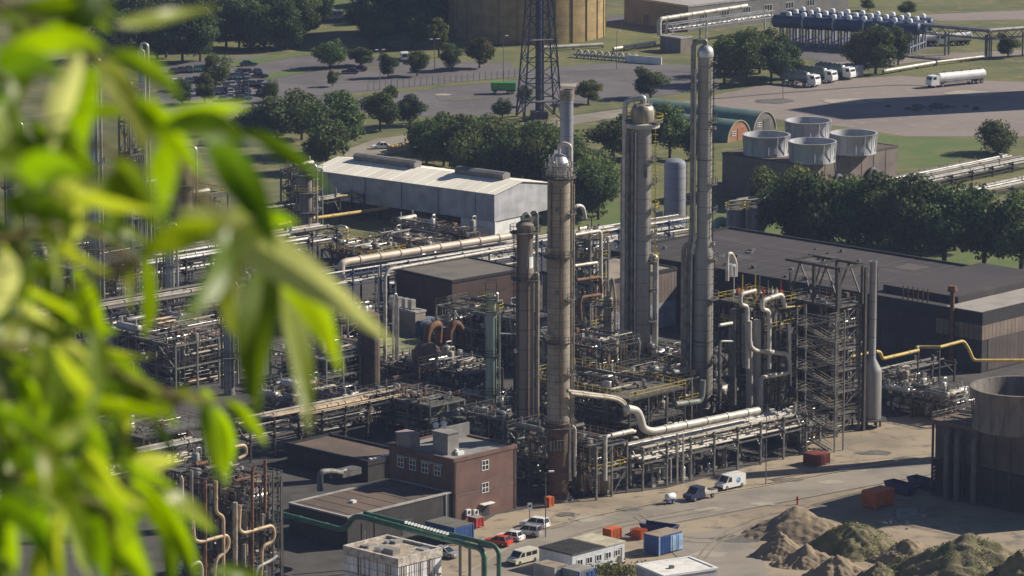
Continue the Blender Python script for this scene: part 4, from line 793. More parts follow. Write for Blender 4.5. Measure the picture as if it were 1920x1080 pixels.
def unit(name,label,px,ang,W,D,lv,seed,npipe=26,nves=4,nex=3,small=160,pal=None,deck=.42,railm=None,fm=None,bay=(4.5,4.5),rmax=.3,steel=True,cat='process unit',vert=.42,topp=2.0):
    rd=random.Random(seed); r=T(name,label,cat,G(*px),ang); H=lv[-1]; pal=pal or PALETTE
    if steel:
        mb=MB(); frame(mb,W,D,lv,bay[0],bay[1],.3,True,rd); mb.build('steel_frame',fm or rd.choice((steel_dk,steel_gr,steel_gn,steel_dk)),r,0)
        for z in lv:
            mb=MB(); nx=max(1,round(W/3)); ny=max(1,round(D/3)); cells=[]
            back=rd.random()<.4
            for i in range(nx):
                k=max(1,min(ny,round(ny*deck*rd.uniform(.4,1.7)))); y0,y1=(D-D*k/ny,D) if back else (0,D*k/ny)
                mb.box(W*i/nx-.02,W*(i+1)/nx+.02,y0+.03,y1-.03,z+.14+.004*(i%2),z+.2+.004*(i%2))
            d=mb.build('platform',grate,r,0)
            mb=MB(); rails(mb,-.1,W+.1,-.1,D+.1,z+.2); mb.build('railing',railm or rd.choice((steel_gr,steel_gn,steel_dk,steel_gr,steel_dk,steel_gr,yellow_paint)),d,0)
    for i in range(nves):
        x,y=rd.uniform(1,W-1),rd.uniform(.9,D-1); z=rd.choice([0]+list(lv[:-1])) if steel else 0; h=rd.uniform(2.2,4.8); rr=rd.uniform(.5,1.05)
        mb=MB(); mb.drum((x,y,z+.7),(x,y,z+.7+h),rr,14)
        for k in range(3): a=k*2.1; mb.beam((x+rr*.8*math.cos(a),y+rr*.8*math.sin(a),z),(x+rr*.8*math.cos(a),y+rr*.8*math.sin(a),z+1),.14)
        mb.tube([(x,y,z+.7+h),(x,y,z+1.5+h),(x+rr*1.5,y,z+1.5+h),(x+rr*1.5,y,z)],.14,6,.3); mb.build('drum',rd.choice((alu,tan_pipe,grey_pipe,clad_brn2,clad_gry)),r)
    for i in range(nex):
        z=rd.choice(list(lv)+[.3]) if steel else .3; L=rd.uniform(3,5.5); rr=rd.uniform(.35,.7); x,y=rd.uniform(.3,max(.4,W-L)),rd.uniform(.6,D-.6)
        p,q=((x,y,z+rr+.5),(x+L,y,z+rr+.5)) if rd.random()<.6 else ((x,min(y,D-L*.6),z+rr+.5),(x,min(y,D-L*.6)+L,z+rr+.5))
        mb=MB(); mb.drum(p,q,rr,12); P,Q=Vector(p),Vector(q)
        for t in (.2,.8): c=P.lerp(Q,t); mb.beam((c.x,c.y,z),(c.x,c.y,c.z),.5,.2)
        for t in (.15,.85): c=P.lerp(Q,t); mb.tube([(c.x,c.y,c.z),(c.x,c.y,c.z+rr+.9)],.16,6)
        mb.build('heat_exchanger',rd.choice((alu,white_pipe,grey_pipe,tan_pipe)),r)
    for i in range(npipe):
        mb=MB(); rr=rd.uniform(.09,rmax)*(1 if rd.random()<.8 else 1.5); P=route(rd,W,D,H+topp*rd.random(),rd.randint(2,4),vert); mb.tube(P,rr,8,rr*2.4); mb.build('pipe',rd.choice(pal),r)
    if small:
        for key,m in ((0,steel_gr),(1,alu),(2,rust_pipe)):
            mb=MB()
            for i in range(small//3):
                rr=rd.uniform(.035,.09); P=route(rd,W,D,H+topp*rd.random(),rd.randint(1,3),.5); mb.tube(P,rr,5,0)
                if rd.random()<.6:
                    q=Vector(P[0]); s=rd.uniform(.12,.32); mb.box(q.x-s,q.x+s,q.y-s,q.y+s,q.z-s,q.z+s*1.4)
            mb.build('pipework',m,r)['kind']='stuff'
    return r
def stair(root,x,y0,y1,z0,z1,w=.9,m=None):
    """one stair flight rising along y at local x"""
    mb=MB(); mb.beam((x-w/2,y0,z0),(x-w/2,y1,z1),.08,.28); mb.beam((x+w/2,y0,z0),(x+w/2,y1,z1),.08,.28); n=int(abs(z1-z0)/.22)
    for i in range(n): t=(i+.5)/n; mb.box(x-w/2,x+w/2,y0+(y1-y0)*t-.13,y0+(y1-y0)*t+.13,z0+(z1-z0)*t,z0+(z1-z0)*t+.04)
    for s in (-1,1): mb.beam((x+s*w/2,y0,z0+1),(x+s*w/2,y1,z1+1),.06); mb.beam((x+s*w/2,y0,z0+.5),(x+s*w/2,y1,z1+.5),.05)
    mb.build('stair_flight',m or steel_gr,root,0)
clad_tan2=mat('ochre_insulation',(.5,.38,.24),.55,.1,(.36,.26,.16),.8)
tanp=[tan_pipe]*6+[clad_tan2]*3+[rust_pipe]*3+[grey_pipe]*3+[dark_pipe]*4+[clad_brn2]*2
darkp=[dark_pipe]*6+[grey_pipe]*4+[steel_gn]*3+[tan_pipe]*2+[alu]
whitep=[white_pipe]*4+[alu]*4+[grey_pipe]*4+[dark_pipe]*4+[tan_pipe]*2
unit('process_unit','pump deck with pipes at the foot of the tall banded column',(1118,938),46,7,19,[4.2,8.2],11,30,5,3,200,darkp)
unit('process_unit','dark pipe deck behind the front rack between banded column and capped column',(1180,890),46,13,24,[4,8,12],12,46,7,6,260,darkp)
unit('process_unit','low exchanger deck between the two tallest columns',(1262,806),46,9,12,[4,8],13,26,4,5,200,whitep)
unit('process_unit','tangled pipe deck left of the capped twin column',(1128,800),46,9,20,[4.5,9,13],14,34,6,5,220,darkp)
unit('exchanger_tower','slender exchanger tower with white pipe loops right of the banded column',(1106,700),46,4.5,6,[4,8,12,16,20,23.5],15,26,2,8,170,whitep,.8,yellow_paint)
U5=unit('reactor_unit','tall unit of grey vessels with pale pipe loops on top, right of the tallest column',(1426,826),44,8.5,9.5,[4.5,9,13.5,18,22],16,36,4,5,260,whitep,.55,yellow_paint,steel_dk,vert=.6)
U6=unit('furnace_unit','tall open steel furnace frame with stairs beside the thin stack',(1567,818),44,5.6,10.5,[3.6,7.2,10.8,14.4,18,21.5],17,18,3,3,200,darkp,.9,steel_gr,steel_gr,(5.6,3.5))
unit('process_unit','low pipe deck right of the slim whitish column by the brown roof',(905,846),46,8,10,[4.5],18,22,4,4,170,darkp)
unit('process_unit','pump deck with lavender cooler pipes behind the brick block',(806,826),46,8,15,[3.2,5.6],19,34,5,7,240,darkp)
unit('process_unit','low rusty pipe area round the ball shaped separator',(800,716),46,18,14,[1.2],20,34,2,5,260,tanp,0,topp=.9)
unit('process_unit','low valve deck in front of the white shed, left part',(690,516),46,10,13,[3.4],21,22,5,4,190,darkp,.35)
unit('process_unit','low valve deck in front of the white shed, right part',(880,470),46,5,22,[2.6],22,18,3,3,160,darkp,.25)
unit('process_unit','small unit with yellow pipes at the left end of the white shed',(565,432),46,6,6,[4,8,12],23,20,3,3,160,tanp)
unit('process_unit','dense pipe deck left of the long pipe rack, seen between leaves',(505,640),46,16,22,[4,8],24,40,8,7,260)
unit('process_unit','pipe deck with tan vessels under the hanging leaves',(330,735),46,20,20,[4,8],25,44,9,8,280,tanp)
unit('process_unit','white pipe deck at the left edge behind the leaves',(140,640),46,20,20,[4.5,9,13],26,46,9,8,260,whitep)
unit('process_unit','dark pipe deck in the far left behind the leaves',(290,470),46,20,20,[4.5,9],27,40,9,6,240)
unit('process_unit','pipe deck low on the left edge behind the leaves',(40,870),46,24,20,[4.5,9,13],28,46,9,8,260)
unit('process_unit','pipe deck in the lower left behind the small leaves',(270,930),46,14,20,[4.5,9],29,40,8,7,260,tanp)
U13=unit('pipe_tower','near tower of tan looping pipes at the bottom left',(450,1122),44,8,16,[4.2,8.4,12.6,16.0],30,64,7,4,330,tanp,.22,steel_gr,steel_dk,rmax=.34,vert=.6)
unit('process_unit','low pipe deck between the thin stack and the near cooling tower',(1790,800),44,8,14,[3.2],31,28,4,6,170,darkp,.5)
unit('process_unit','low pump deck in the shade below the brown hall',(1700,770),44,10,12,[3],32,24,4,4,150,darkp,.4)
unit('process_unit','pipe deck on the left between rack and green pipe',(640,800),46,9,20,[3.6],33,30,5,5,220,tanp,.3)
unit('process_unit','pump deck behind the reactor unit, beside the annexe',(1330,770),46,6,18,[4,8],34,26,5,4,180,darkp)
unit('process_unit','exchanger deck behind the brown column',(985,700),46,8,22,[4.5,9],35,30,5,6,200,darkp)
for k,(lab,px,W,D,lv,np_,pal) in enumerate((('low pipe deck filling the yard left of the pipe bundle',(612,742),12,14,[3,6],34,tanp),('low valve deck between the tan racks',(560,800),10,10,[2.6],26,darkp),('pipe deck between the slim whitish column and the pump deck',(880,770),8,12,[3.2,6],30,darkp),
    ('pump row in front of the slim whitish column',(935,800),6,9,[3.4],22,tanp),('pipe deck in the shade of the brown column',(960,872),6,10,[3.6,7],26,darkp),('low exchanger yard behind the slim whitish column',(925,690),9,14,[3,6],30,darkp),
    ('low pipe yard before the brick workshop',(850,650),8,8,[2.4],20,darkp),('pipe deck under the reactor unit, road side',(1500,840),5,7,[3.4],20,whitep),('low pump yard behind the front rack, left of the furnace frame',(1400,800),9,8,[4],24,whitep),('pipe deck behind the furnace frame by the hall wall',(1560,740),8,12,[4,8],24,darkp),
    ('dark valve yard in the shade of the white shed',(790,490),9,16,[2.4],24,darkp),('low dark yard before the long rack',(640,640),14,10,[2.8],30,darkp),('low deck at the foot of the capped twin column',(1235,760),7,10,[3.6,7],26,whitep))):
    unit('process_unit',lab,px,46,W,D,lv,100+k,np_,4,4,200,pal,.45)
# hero pipes and vessels of the reactor unit
def P3(root,pl,pts): return [local(root,V(pl,x,y)) for x,y in pts]
pl5=(G(1426,826),44)
def hero(root,pl,pts,r,m,name='pipe',bend=None,dy=0,n=10):
    q=P3(root,pl,pts); q=[p+Vector((0,dy,0)) for p in q]; mb=MB(); mb.tube(q,r,n,bend)
    if name=='pipe':
        for a,b in zip(q,q[1:]):
            L=(b-a).length; k=int(L/4.5)
            for i in range(k): c=a.lerp(b,(i+.6)/(k+.2)); d=(b-a).normalized(); mb.tube([c,c+d*.22],r*1.16,n); mb.tube([c+d*.27,c+d*.49],r*1.16,n)
    return mb.build(name,m,root)
p13=(G(450,1122),44)
for q,r,m in (([(334,960),(334,896),(330,890)],.3,tan_pipe),([(355,975),(357,1010),(368,1015),(418,1001),(423,1012),(419,1030),(398,1046),(392,1110)],.27,clad_tan2),([(434,1060),(434,940)],.36,tan_pipe),([(443,945),(441,992),(450,998),(503,983),(508,997),(505,1013),(484,1023),(482,1095)],.27,clad_tan2),
    ([(432,836),(453,832),(456,850),(440,858)],.24,clad_tan2),([(466,1080),(466,880),(472,872)],.24,rust_pipe),([(352,880),(352,990)],.26,grey_pipe),([(378,1100),(378,900)],.24,rust_pipe),([(470,1090),(474,1062),(500,1050),(512,1040)],.3,alu),([(398,900),(398,960),(412,966),(412,1090)],.26,clad_tan2),([(490,860),(490,960)],.24,rust_pipe),([(350,1060),(366,1050),(372,1060),(372,1110)],.24,white_pipe),([(505,1090),(505,880)],.14,steel_gr),([(520,1090),(520,890)],.14,steel_gr)): hero(U13,p13,q,r,m,bend=.8,dy=-.8)
for x,y0,y1,r,m in ((1402,592,690,.55,grey_pipe),(1446,600,740,.55,grey_pipe),(1425,600,760,.7,clad_gry),(1466,590,640,.42,grey_pipe),(1380,580,760,.5,dark_pipe),(1410,640,800,.6,clad_gry),(1462,660,760,.45,tan_pipe)):
    hero(U5,pl5,[(x,y1),(x,y0)],r,m,'vessel',0,.6)
hero(U5,pl5,[(1412,544),(1384,551),(1384,571),(1397,573),(1397,690)],.36,white_pipe,bend=.7,dy=-.5); hero(U5,pl5,[(1466,575),(1460,550),(1423,563),(1423,580),(1436,581),(1436,690)],.38,white_pipe,bend=.8,dy=-.7)
hero(U5,pl5,[(1396,600),(1396,645),(1404,655),(1466,662),(1471,672),(1471,697),(1417,706),(1417,778)],.4,white_pipe,bend=.9,dy=-1.1)
hero(U5,pl5,[(1471,605),(1471,668)],.34,alu,dy=-1.1); hero(U5,pl5,[(1480,680),(1475,682),(1475,722)],.2,alu,dy=-.9); hero(U5,pl5,[(1484,726),(1487,730),(1487,790)],.22,alu,dy=-.8)
hero(U5,pl5,[(1372,528),(1372,478),(1380,476),(1388,492),(1388,520)],.3,white_pipe,bend=.8,dy=1); hero(U5,pl5,[(1350,768),(1350,640),(1376,640)],.2,grey_pipe,dy=0)
hero(U5,pl5,[(1378,520),(1378,500),(1384,500),(1384,520)],.6,silver,'drum',0,1.2); hero(U5,pl5,[(1349,610),(1372,606)],.3,white_pipe,'drum'); hero(U5,pl5,[(1456,577),(1505,572),(1506,650)],.18,yellow_pipe,dy=-.5)
pe=(G(1106,700),46); XT=[o for o in bpy.data.objects if o.name=='exchanger_tower'][0]
hero(XT,pe,[(1074,440),(1122,432),(1123,560)],.34,white_pipe,bend=.7,dy=-.5); hero(XT,pe,[(1074,524),(1119,518),(1121,548)],.3,rust_pipe,bend=.6,dy=-.9); hero(XT,pe,[(1082,600),(1080,566),(1084,556),(1118,551)],.3,rust_pipe,bend=.6,dy=-.9); hero(XT,pe,[(1074,498),(1116,492)],.3,white_pipe,dy=-.4)
rd=random.Random(77)
for i in range(12):
    x=1376+i*8; mb=MB(); b=local(U5,V(pl5,x,555)); mb.tube([b,b+Vector((0,0,rd.uniform(1,4)))],.09,6); mb.box(b.x-.2,b.x+.2,b.y-.2,b.y+.2,b.z+.5,b.z+1); mb.build('vent_pipe',rd.choice((yellow_paint,valve_red,white_pipe,steel_gr)),U5)
# stairs and head steel of the furnace frame
pz=[0,3.6,7.2,10.8,14.4,18]
for i in range(5):
    a,b=(0.5,4.5) if i%2==0 else (4.5,.5)
    stair(U6,-1.1,9-a if i%2 else 1.0,9-b if i%2 else 8.0,pz[i],pz[i+1])
    mb=MB(); yy=8 if i%2==0 else 0; mb.box(-1.8,0,yy,yy+1.4,pz[i+1],pz[i+1]+.1); d=mb.build('landing',grate,U6,0); mb=MB(); rails(mb,-1.8,0,yy,yy+1.4,pz[i+1]); mb.build('railing',steel_gr,d,0)
mb=MB(); W,D=5.6,10.5
for x in (0,W):
    mb.beam((x,-.4,21.5),(x,-.4,28.3),.45); mb.beam((x,D*.5,21.5),(x,D*.5,28.3),.45); mb.beam((x,D,21.5),(x,D,26),.3); mb.beam((x,-.4,28),(x,D+1,28),.4); mb.beam((x,-.4,22),(x,D*.25,28),.22); mb.beam((x,D*.25,28),(x,D*.5,22),.22); mb.beam((x,D*.5,22),(x,D*.8,28),.22); mb.beam((x,D*.8,28),(x,D,22),.22)
mb.beam((0,-.4,28),(W,-.4,28),.4); mb.beam((0,D,28),(W,D,28),.4); mb.beam((0,D*.5,28),(W,D*.5,28),.4); mb.build('head_frame',steel_dk,U6,0)
mb=MB(); mb.box(.8,4.8,3.2,9.8,6,19); mb.frus(.8,4.8,3.2,9.8,19,2,3.6,5.5,7.5,22); mb.build('furnace_box',mat('dark_furnace_casing',(.06,.055,.055),.8,.1,(.09,.07,.06),.5),U6,0)
for i in range(14):
    mb=MB(); x,y,z=rd.uniform(-.5,1.5),rd.uniform(.5,9),rd.uniform(1.5,20); mb.drum((x,y,z),(x+rd.uniform(.6,1.2),y-.2,z+rd.uniform(.1,.5)),rd.uniform(.18,.35),10); mb.build('burner',rd.choice((white_pipe,alu,alu,tan_pipe)),U6)
for x in (-.6,6.2):
    mb=MB(); mb.beam((x,-.5,0),(x,-.5,27.5),.5); mb.build('tall_post',steel_dk,U6,0)
b0=G(1560,846); bd=Vector((math.cos(R(-44)),math.sin(R(-44)),0)); ST=T('stair_tower','steel stair tower of zigzag flights in front of the open furnace frame','stair tower',b0-bd*6.6,-44); lit=mat('sunlit_toned_steel',(.3,.28,.24),.55,.4,(.2,.18,.15),1)  # lit: flight steel coloured lighter so it looks sunlit
def flight(xa,za,xb,zb,y,w=.9):
    mb=MB(); n=9
    for k in (-.5,.5): mb.beam((xa,y+k*w,za),(xb,y+k*w,zb),.1,.3); mb.beam((xa,y+k*w,za+1.05),(xb,y+k*w,zb+1.05),.08); mb.beam((xa,y+k*w,za+.55),(xb,y+k*w,zb+.55),.06)
    for i in range(n): t=(i+.5)/n; x=xa+(xb-xa)*t; z=za+(zb-za)*t; mb.box(x-.16,x+.16,y-w/2,y+w/2,z,z+.05)
    mb.build('stair_flight',lit,ST,0)
for k in range(6):
    z=k*3.6; flight(6.2,z,.6,z+1.8,0); flight(.6,z+1.8,6.2,z+3.6,1.15)
    for x0,x1,zz_ in ((-.7,.6,z+1.8),(6.2,7.5,z+3.6)):
        mb=MB(); mb.box(x0,x1,-.5,1.7,zz_,zz_+.08); d=mb.build('landing',grate,ST,0); mb=MB(); rails(mb,x0,x1,-.5,1.7,zz_); mb.build('railing',lit,d,0)
mb=MB()
for x in (-.7,7.5):
    for y in (-.5,1.7): mb.beam((x,y,0),(x,y,23),.2)
for k in range(6):
    for y in (-.5,1.7): mb.beam((-.7,y,k*3.6+3.5),(7.5,y,k*3.6+3.5),.14)
mb.build('steel_frame',steel_gr,ST,0)
# ---------------------------------------------------------------- pipe racks
def rack(label,px,ang,L,w,levels,seed,npl=6,pal=None,post=5.0,rr=(.1,.3),fm=None,name='pipe_rack',low=False):
    rd=random.Random(seed); r=T(name,label,'pipe rack',G(*px),ang); fm=fm or steel_dk; n=max(1,round(L/post)); top=max(levels)
    mb=MB()
    for i in range(n+1):
        x=L*i/n
        for y in (0,w): mb.beam((x,y,0),(x,y,top+.6),.28)
        for z in levels: mb.beam((x,-.4,z),(x,w+.4,z),.24,.3)
        if not low: mb.beam((x,0,top*.45),(x,w*.5,top-.3),.14)
    for z in levels:
        for y in (0,w): mb.beam((0,y,z-.25),(L,y,z-.25),.16,.24)
    mb.build('steel_frame',fm,r,0)
    for z in levels:
        ys=[w*(k+.5)/npl for k in range(npl)]
        for y in ys:
            R0=rd.uniform(*rr); s0=0 if rd.random()<.7 else rd.uniform(0,L*.4); s1=L if rd.random()<.7 else rd.uniform(L*.6,L); P=[(s0,y,z+.16+R0),(s1,y,z+.16+R0)]
            if s0>0: P=[(s0,y,rd.uniform(.5,z-.5))]+P
            if s1<L: P=P+[(s1,y,rd.uniform(z+.8,z+2.5))]
            mb=MB(); mb.tube(P,R0,8,R0*2.5)
            for k in range(int(L/7)): x=rd.uniform(s0+.5,s1-.5); mb.tube([(x,y,z+.16+R0),(x+.3,y,z+.16+R0)],R0*1.35,8)
            mb.build('pipe',rd.choice(pal or PALETTE),r)
    return r
whp=[white_pipe]*4+[alu]*4+[tan_pipe]
RK=rack('front rack of bright pipes on steel posts along the road',(1205,921),43,37,4.6,[4.6,6.4],41,6,whp,5.2,(.14,.3),steel_gr)
pk=(G(1205,921),43)
hero(RK,pk,[(1186,768),(1206,772),(1212,790),(1216,806),(1232,812),(1432,772)],.62,white_pipe,bend=1.2,dy=1.2,n=14)
hero(RK,pk,[(1150,818),(1190,809)],.4,white_pipe,dy=.5); hero(RK,pk,[(1196,810),(1140,820),(1140,902)],.3,white_pipe,bend=.6,dy=.6)
hero(RK,pk,[(1300,766),(1345,760),(1350,750),(1352,720)],.5,steel_gn,dy=4); hero(RK,pk,[(1086,742),(1170,752),(1188,762),(1190,784)],.3,tan_pipe,bend=1,dy=2); hero(RK,pk,[(1086,738),(1178,750),(1195,760),(1197,782)],.3,tan_pipe,bend=1,dy=2.6)
for x in (1268,1279,1256): hero(RK,pk,[(x,905),(x,812 if x!=1256 else 860)],.16,alu,dy=-.2)
for x in (1199,1240,1318,1378):
    hero(RK,pk,[(x,915-(x-1200)*.2),(x,862-(x-1200)*.19)],.18,grey_pipe,dy=2)
rd=random.Random(6)
for i in range(14):
    x=1215+i*19; mb=MB(); b=local(RK,V(pk,x,905-(x-1205)*.2)); b.z=0; b.y=1+rd.random()*3; h=rd.uniform(1.2,2.6); mb.drum((b.x,b.y,.4),(b.x,b.y,h),rd.uniform(.2,.5),10); mb.box(b.x-.6,b.x+.6,b.y-.5,b.y+.5,0,.4); mb.build('pump',rd.choice((steel_gr,tan_pipe,dark_pipe,grey_pipe,steel_gn,alu)),RK)
R2=rack('long rack with the widest cream pipe, in front of the white shed',(610,600),40,92,6,[6.0,8.2],42,7,whp+[dark_pipe]*6+[grey_pipe]*5,6.5,(.1,.26),mat('blue_post',(.06,.08,.16),.6))
pk2=(G(610,600),40)
hero(R2,pk2,[(652,560),(652,498),(662,494),(968,446)],.72,mat('cream_pipe',(.62,.52,.42),.5,.1,(.55,.46,.37),.3),bend=1.4,dy=2,n=16)
hero(R2,pk2,[(968,462),(1168,430)],.45,white_pipe,dy=3); hero(R2,pk2,[(735,544),(968,492)],.2,white_pipe,dy=0)
hero(R2,pk2,[(1080,392),(1090,386),(1100,390),(1104,412)],.4,white_pipe,dy=1)
PB=T('pipe_bundle','bundle of upright greenish pipes bending into the long rack beside the yellow green leaf','pipes',G(730,694),40); pb=(G(730,694),40)
for pts,r,m,dy in (([(722,690),(722,516),(730,505),(968,463)],.33,white_pipe,0),([(737,694),(737,560),(741,548),(746,560),(746,692)],.2,alu,0),([(714,690),(714,500)],.2,alu,.6),([(748,690),(748,585)],.17,tan_pipe,.4),([(664,690),(664,640),(658,628),(658,575)],.22,grey_pipe,1),([(672,692),(672,660),(678,655),(678,692)],.2,alu,1)): hero(PB,pb,pts,r,m,bend=1.0,dy=dy)
mb=MB(); 
for x in (-2,0,2.4): mb.beam((x,1.2,0),(x,1.2,17),.25)
for z in (4,8,12,16.5): mb.beam((-5,1.2,z),(2.4,1.2,z),.2)
mb.build('support_frame',steel_gr,PB,0)
rack('rack of tan pipes running up to the brick block',(470,868),44,36,6,[3.6,5.6],43,7,tanp+[tan_pipe]*5,5,(.1,.28))
rack('short rack with one bright pipe in front of the tan rack',(604,842),44,10,4,[2.6,4.4],44,5,[grey_pipe,dark_pipe,tan_pipe,steel_gn],5,(.1,.26))
rack('wide rack of white pipes at the left edge behind the leaves',(-60,720),42,62,8,[6,8.5],45,6,whp+tanp,6,(.16,.42))
rack('second rack of white pipes at the left behind the leaves',(60,610),42,66,7,[5,7.5],46,6,whp+[dark_pipe]*5,6,(.14,.4))
rack('rack of pale pipes at left behind the leaves, below the white shed',(250,570),42,50,6,[6,8],47,6,whp+[dark_pipe]*3,6,(.14,.4))
rack('yellow pipe rack left of the white shed',(500,440),42,26,4,[5],48,4,[yellow_pipe,dark_pipe,grey_pipe],6,(.14,.3))
rack('pipe rack low in the left corner behind the leaves',(-40,1010),44,44,7,[5,7.5],49,6,tanp+whp,6,(.14,.36))
rack('ground level pipe track with white pipes at the right edge, beyond the trees',(1668,372),48,52,9,[.9,1.8],50,7,whp+[dark_pipe]*12+[grey_pipe]*8,7,(.14,.4),low=True)
rack('second ground level pipe track with white pipes beyond the tree row at right',(1760,392),48,46,6,[.9],51,5,whp+[grey_pipe]*6+[dark_pipe]*8,7,(.14,.36),low=True)
rack('rack of dark pipes in the shade before the brown hall',(1660,745),44,18,5,[3.4],52,5,darkp,6,(.12,.3))
# yellow gas pipe
pg=(G(1640,790),44); YG=T('gas_pipe','yellow gas pipe crossing behind the thin stack on slim posts','pipe',G(1640,790),44)
hero(YG,pg,[(1534,682),(1642,659)],.26,yellow_pipe,dy=0); hero(YG,pg,[(1642,659),(1651,660),(1654,673),(1722,657)],.3,yellow_pipe,bend=.8)
q=local(YG,V(pg,1722,657)); q2=q+Vector((2,2.2,0)); q3=q2+Vector((3,-2.6,-.1)); mb=MB(); mb.tube([q,q2,q3],.28,10,.8); mb.build('pipe',mat('dirty_yellow_pipe',(.28,.22,.08),.6),YG)
mb=MB(); q4=q3+Vector((6.2,0,.2)); mb.tube([q3,q4,q4+Vector((.6,-.8,-1.6)),q4+Vector((1.2,-1.2,-3.4)),q4+Vector((14,-8,-4.2))],.28,10,.7); mb.build('pipe',yellow_pipe,YG)
for p in (q,q3,local(YG,V(pg,1600,668)),local(YG,V(pg,1560,676))): mb=MB(); mb.beam((p.x,p.y,0),(p.x,p.y,p.z-.25),.22); mb.build('support_post',steel_dk,YG,0)
pf=(G(575,440),44); YP=T('gas_pipe','short yellow pipe ending on a slim post before the white shed','pipe',G(575,440),44); hero(YP,pf,[(520,422),(575,411),(728,390)],.36,yellow_pipe,dy=0)
for x,y in ((600,408),(708,393)): p=local(YP,V(pf,x,y)); mb=MB(); mb.beam((p.x,0,0),(p.x,0,p.z-.3),.2); mb.build('support_post',steel_gr,YP,0)
# thick green pipe in the foreground
pgn=(G(655,1062),-44); GP=T('water_main','thick green pipe running past the black workshop and bending down twice','pipe',G(655,1062),-44)
hero(GP,pgn,[(470,950),(532,965),(640,993),(652,986),(662,970),(676,968),(900,1028),(908,1040),(908,1130)],.42,green_pipe,bend=1.1,n=14); hero(GP,pgn,[(676,964),(918,1024),(928,1036),(928,1130)],.34,green_pipe,bend=1.1,dy=.8,n=14)
mb=MB(); a=local(GP,V(pgn,762,985)); b=local(GP,V(pgn,845,1008)); N=14
for i in range(N): t=i/N; p=a.lerp(b,t); mb.box(p.x-.09,p.x+.09,p.y-.35,p.y+.2,p.z+.3,p.z+.62)
mb.build('step_cleats',white_paint,GP,0)
for x in (860,878,676,700): p=local(GP,V(pgn,x,1018 if x>800 else 976)); mb=MB(); mb.beam((p.x,p.y+.3,0),(p.x,p.y+.3,p.z-.45),.3); mb.build('support_post',steel_dk,GP,0)
# ball separator and bent pipe
g=G(800,704); BS=T('ball_separator','brown ball shaped separator with a bent neck pipe','vessel',g,40); rm=mat('brown_primer',(.16,.105,.08),.75,.1,(.11,.075,.06),.8)
mb=MB(); n=18; pr=[(2.6*math.sin(math.pi*i/n)+.01,3.4-2.6*math.cos(math.pi*i/n)) for i in range(n+1)]; mb.lathe(pr,0,0,28); mb.build('shell',rm,BS)
mb=MB(); mb.tube([(0,0,5.6),(0.1,0,7.4),(1.0,0,8.6),(2.6,.2,8.9),(4.2,1.6,8.2),(4.6,2.4,5)],.62,14,.9); mb.build('neck_pipe',rust_pipe,BS)
mb=MB(); mb.lathe([(1.1,0),(1.1,1)],0,0,14); mb.build('skirt',concrete,BS)
mb=MB(); mb.tube([(-10,-3,1.2),(-4,-3,1.3),(-2.5,-2.4,2.4)],.55,12,1.2); mb.build('inlet_pipe',rm,BS)
UB=T('return_bend','tall brown pipe bent over like a hook beyond the ball separator','pipe',G(842,690),35); mb=MB(); mb.tube([(0,0,0),(0,0,6.6),(1.4,0,8.2),(2.8,0,6.8),(3.1,.3,3.6)],.6,14,1.6); mb.build('bent_pipe',rust_pipe,UB); mb=MB(); mb.tube([(-6,-6,1),(14,-4.5,1.2)],.45,10); mb.build('ground_pipe',rust_pipe,UB)
# vessels and towers on the left, seen through the branch
def tower(label,x,y,top,r,m,seed,cat='column',name='process_column'):
    g=G(x,y); h=at(x,top,g.y).z; o=T(name,label,cat,g); rd=random.Random(seed); mb=MB(); mb.lathe([(r*1.15,0),(r,1),(r,h-r*.6),(r*.7,h-r*.2),(r*.2,h)],0,0,22); mb.build('shell',m,o)
    mb=MB(); mb.tube([(0,0,h-.2),(0,0,h+1.2),(r+.6,-.3,h+1),(r+.6,-.3,2)],.26,8,.7); mb.build('overhead_pipe',alu,o)
    mb=MB(); mb.tube([(-r-.3,-.3,h*.8),(-r-.3,-.3,1)],.2,8); mb.build('riser_pipe',grey_pipe,o)
    for k in (.35,.65,.92): ringdeck(o,grate,rd.choice((steel_gr,yellow_paint,steel_dk)),r,r+1.1,h*k,0,360,12)
    return o
tower('tall dark lavender column at the left, half hidden by the branch',180,650,120,1.0,lav,1); tower('slim pale column at the left with a hooked top pipe',272,560,92,.7,alu,2); tower('stubby brown column with a scaffold top beside the yellow pipes',345,460,285,2.1,clad_brn2,3)
tower('brown tower of the small unit at the end of the white shed',575,440,318,1.5,clad_brn2,4); tower('thin dark column between the hanging leaves',430,740,540,.9,grey_pipe,5); tower('grey column at the far left edge behind leaves',30,560,240,1.3,grey_pipe,6); tower('second pale column at the left, right of the hooked one',320,620,430,.8,white_pipe,7)
tower('pale drum on legs before the white shed',633,486,434,1.25,lav,8,'vessel','storage_drum')
MT=unit('ladder_tower','tall slim frame of pale ladders and pipes at the left, beside the slim column',(250,590),46,3.2,3.2,[6,12,18,24,30,36,42],36,12,0,1,60,whitep,.5,steel_gr,steel_gr,(3.2,3.2))
for i,(x,y,w,d,h,m,l) in enumerate(((395,700,7,9,6,mat('pink_flat_roof',(.42,.33,.29),.9),'small hut with a pale pink flat roof between the leaves'),(310,690,12,8,5,roof_pur,'shed with a dark roof behind the hanging leaf'))):
    o=T('equipment_hut',l,'hut',G(x,y),46); shell(o,w,d,h,clad_dk,m,.1,fas_lt,.15); mb=MB(); mb.box(1,2,-.06,0,0,2.1); mb.build('door',mat('grey_door',(.1,.1,.1),.6),o,0)
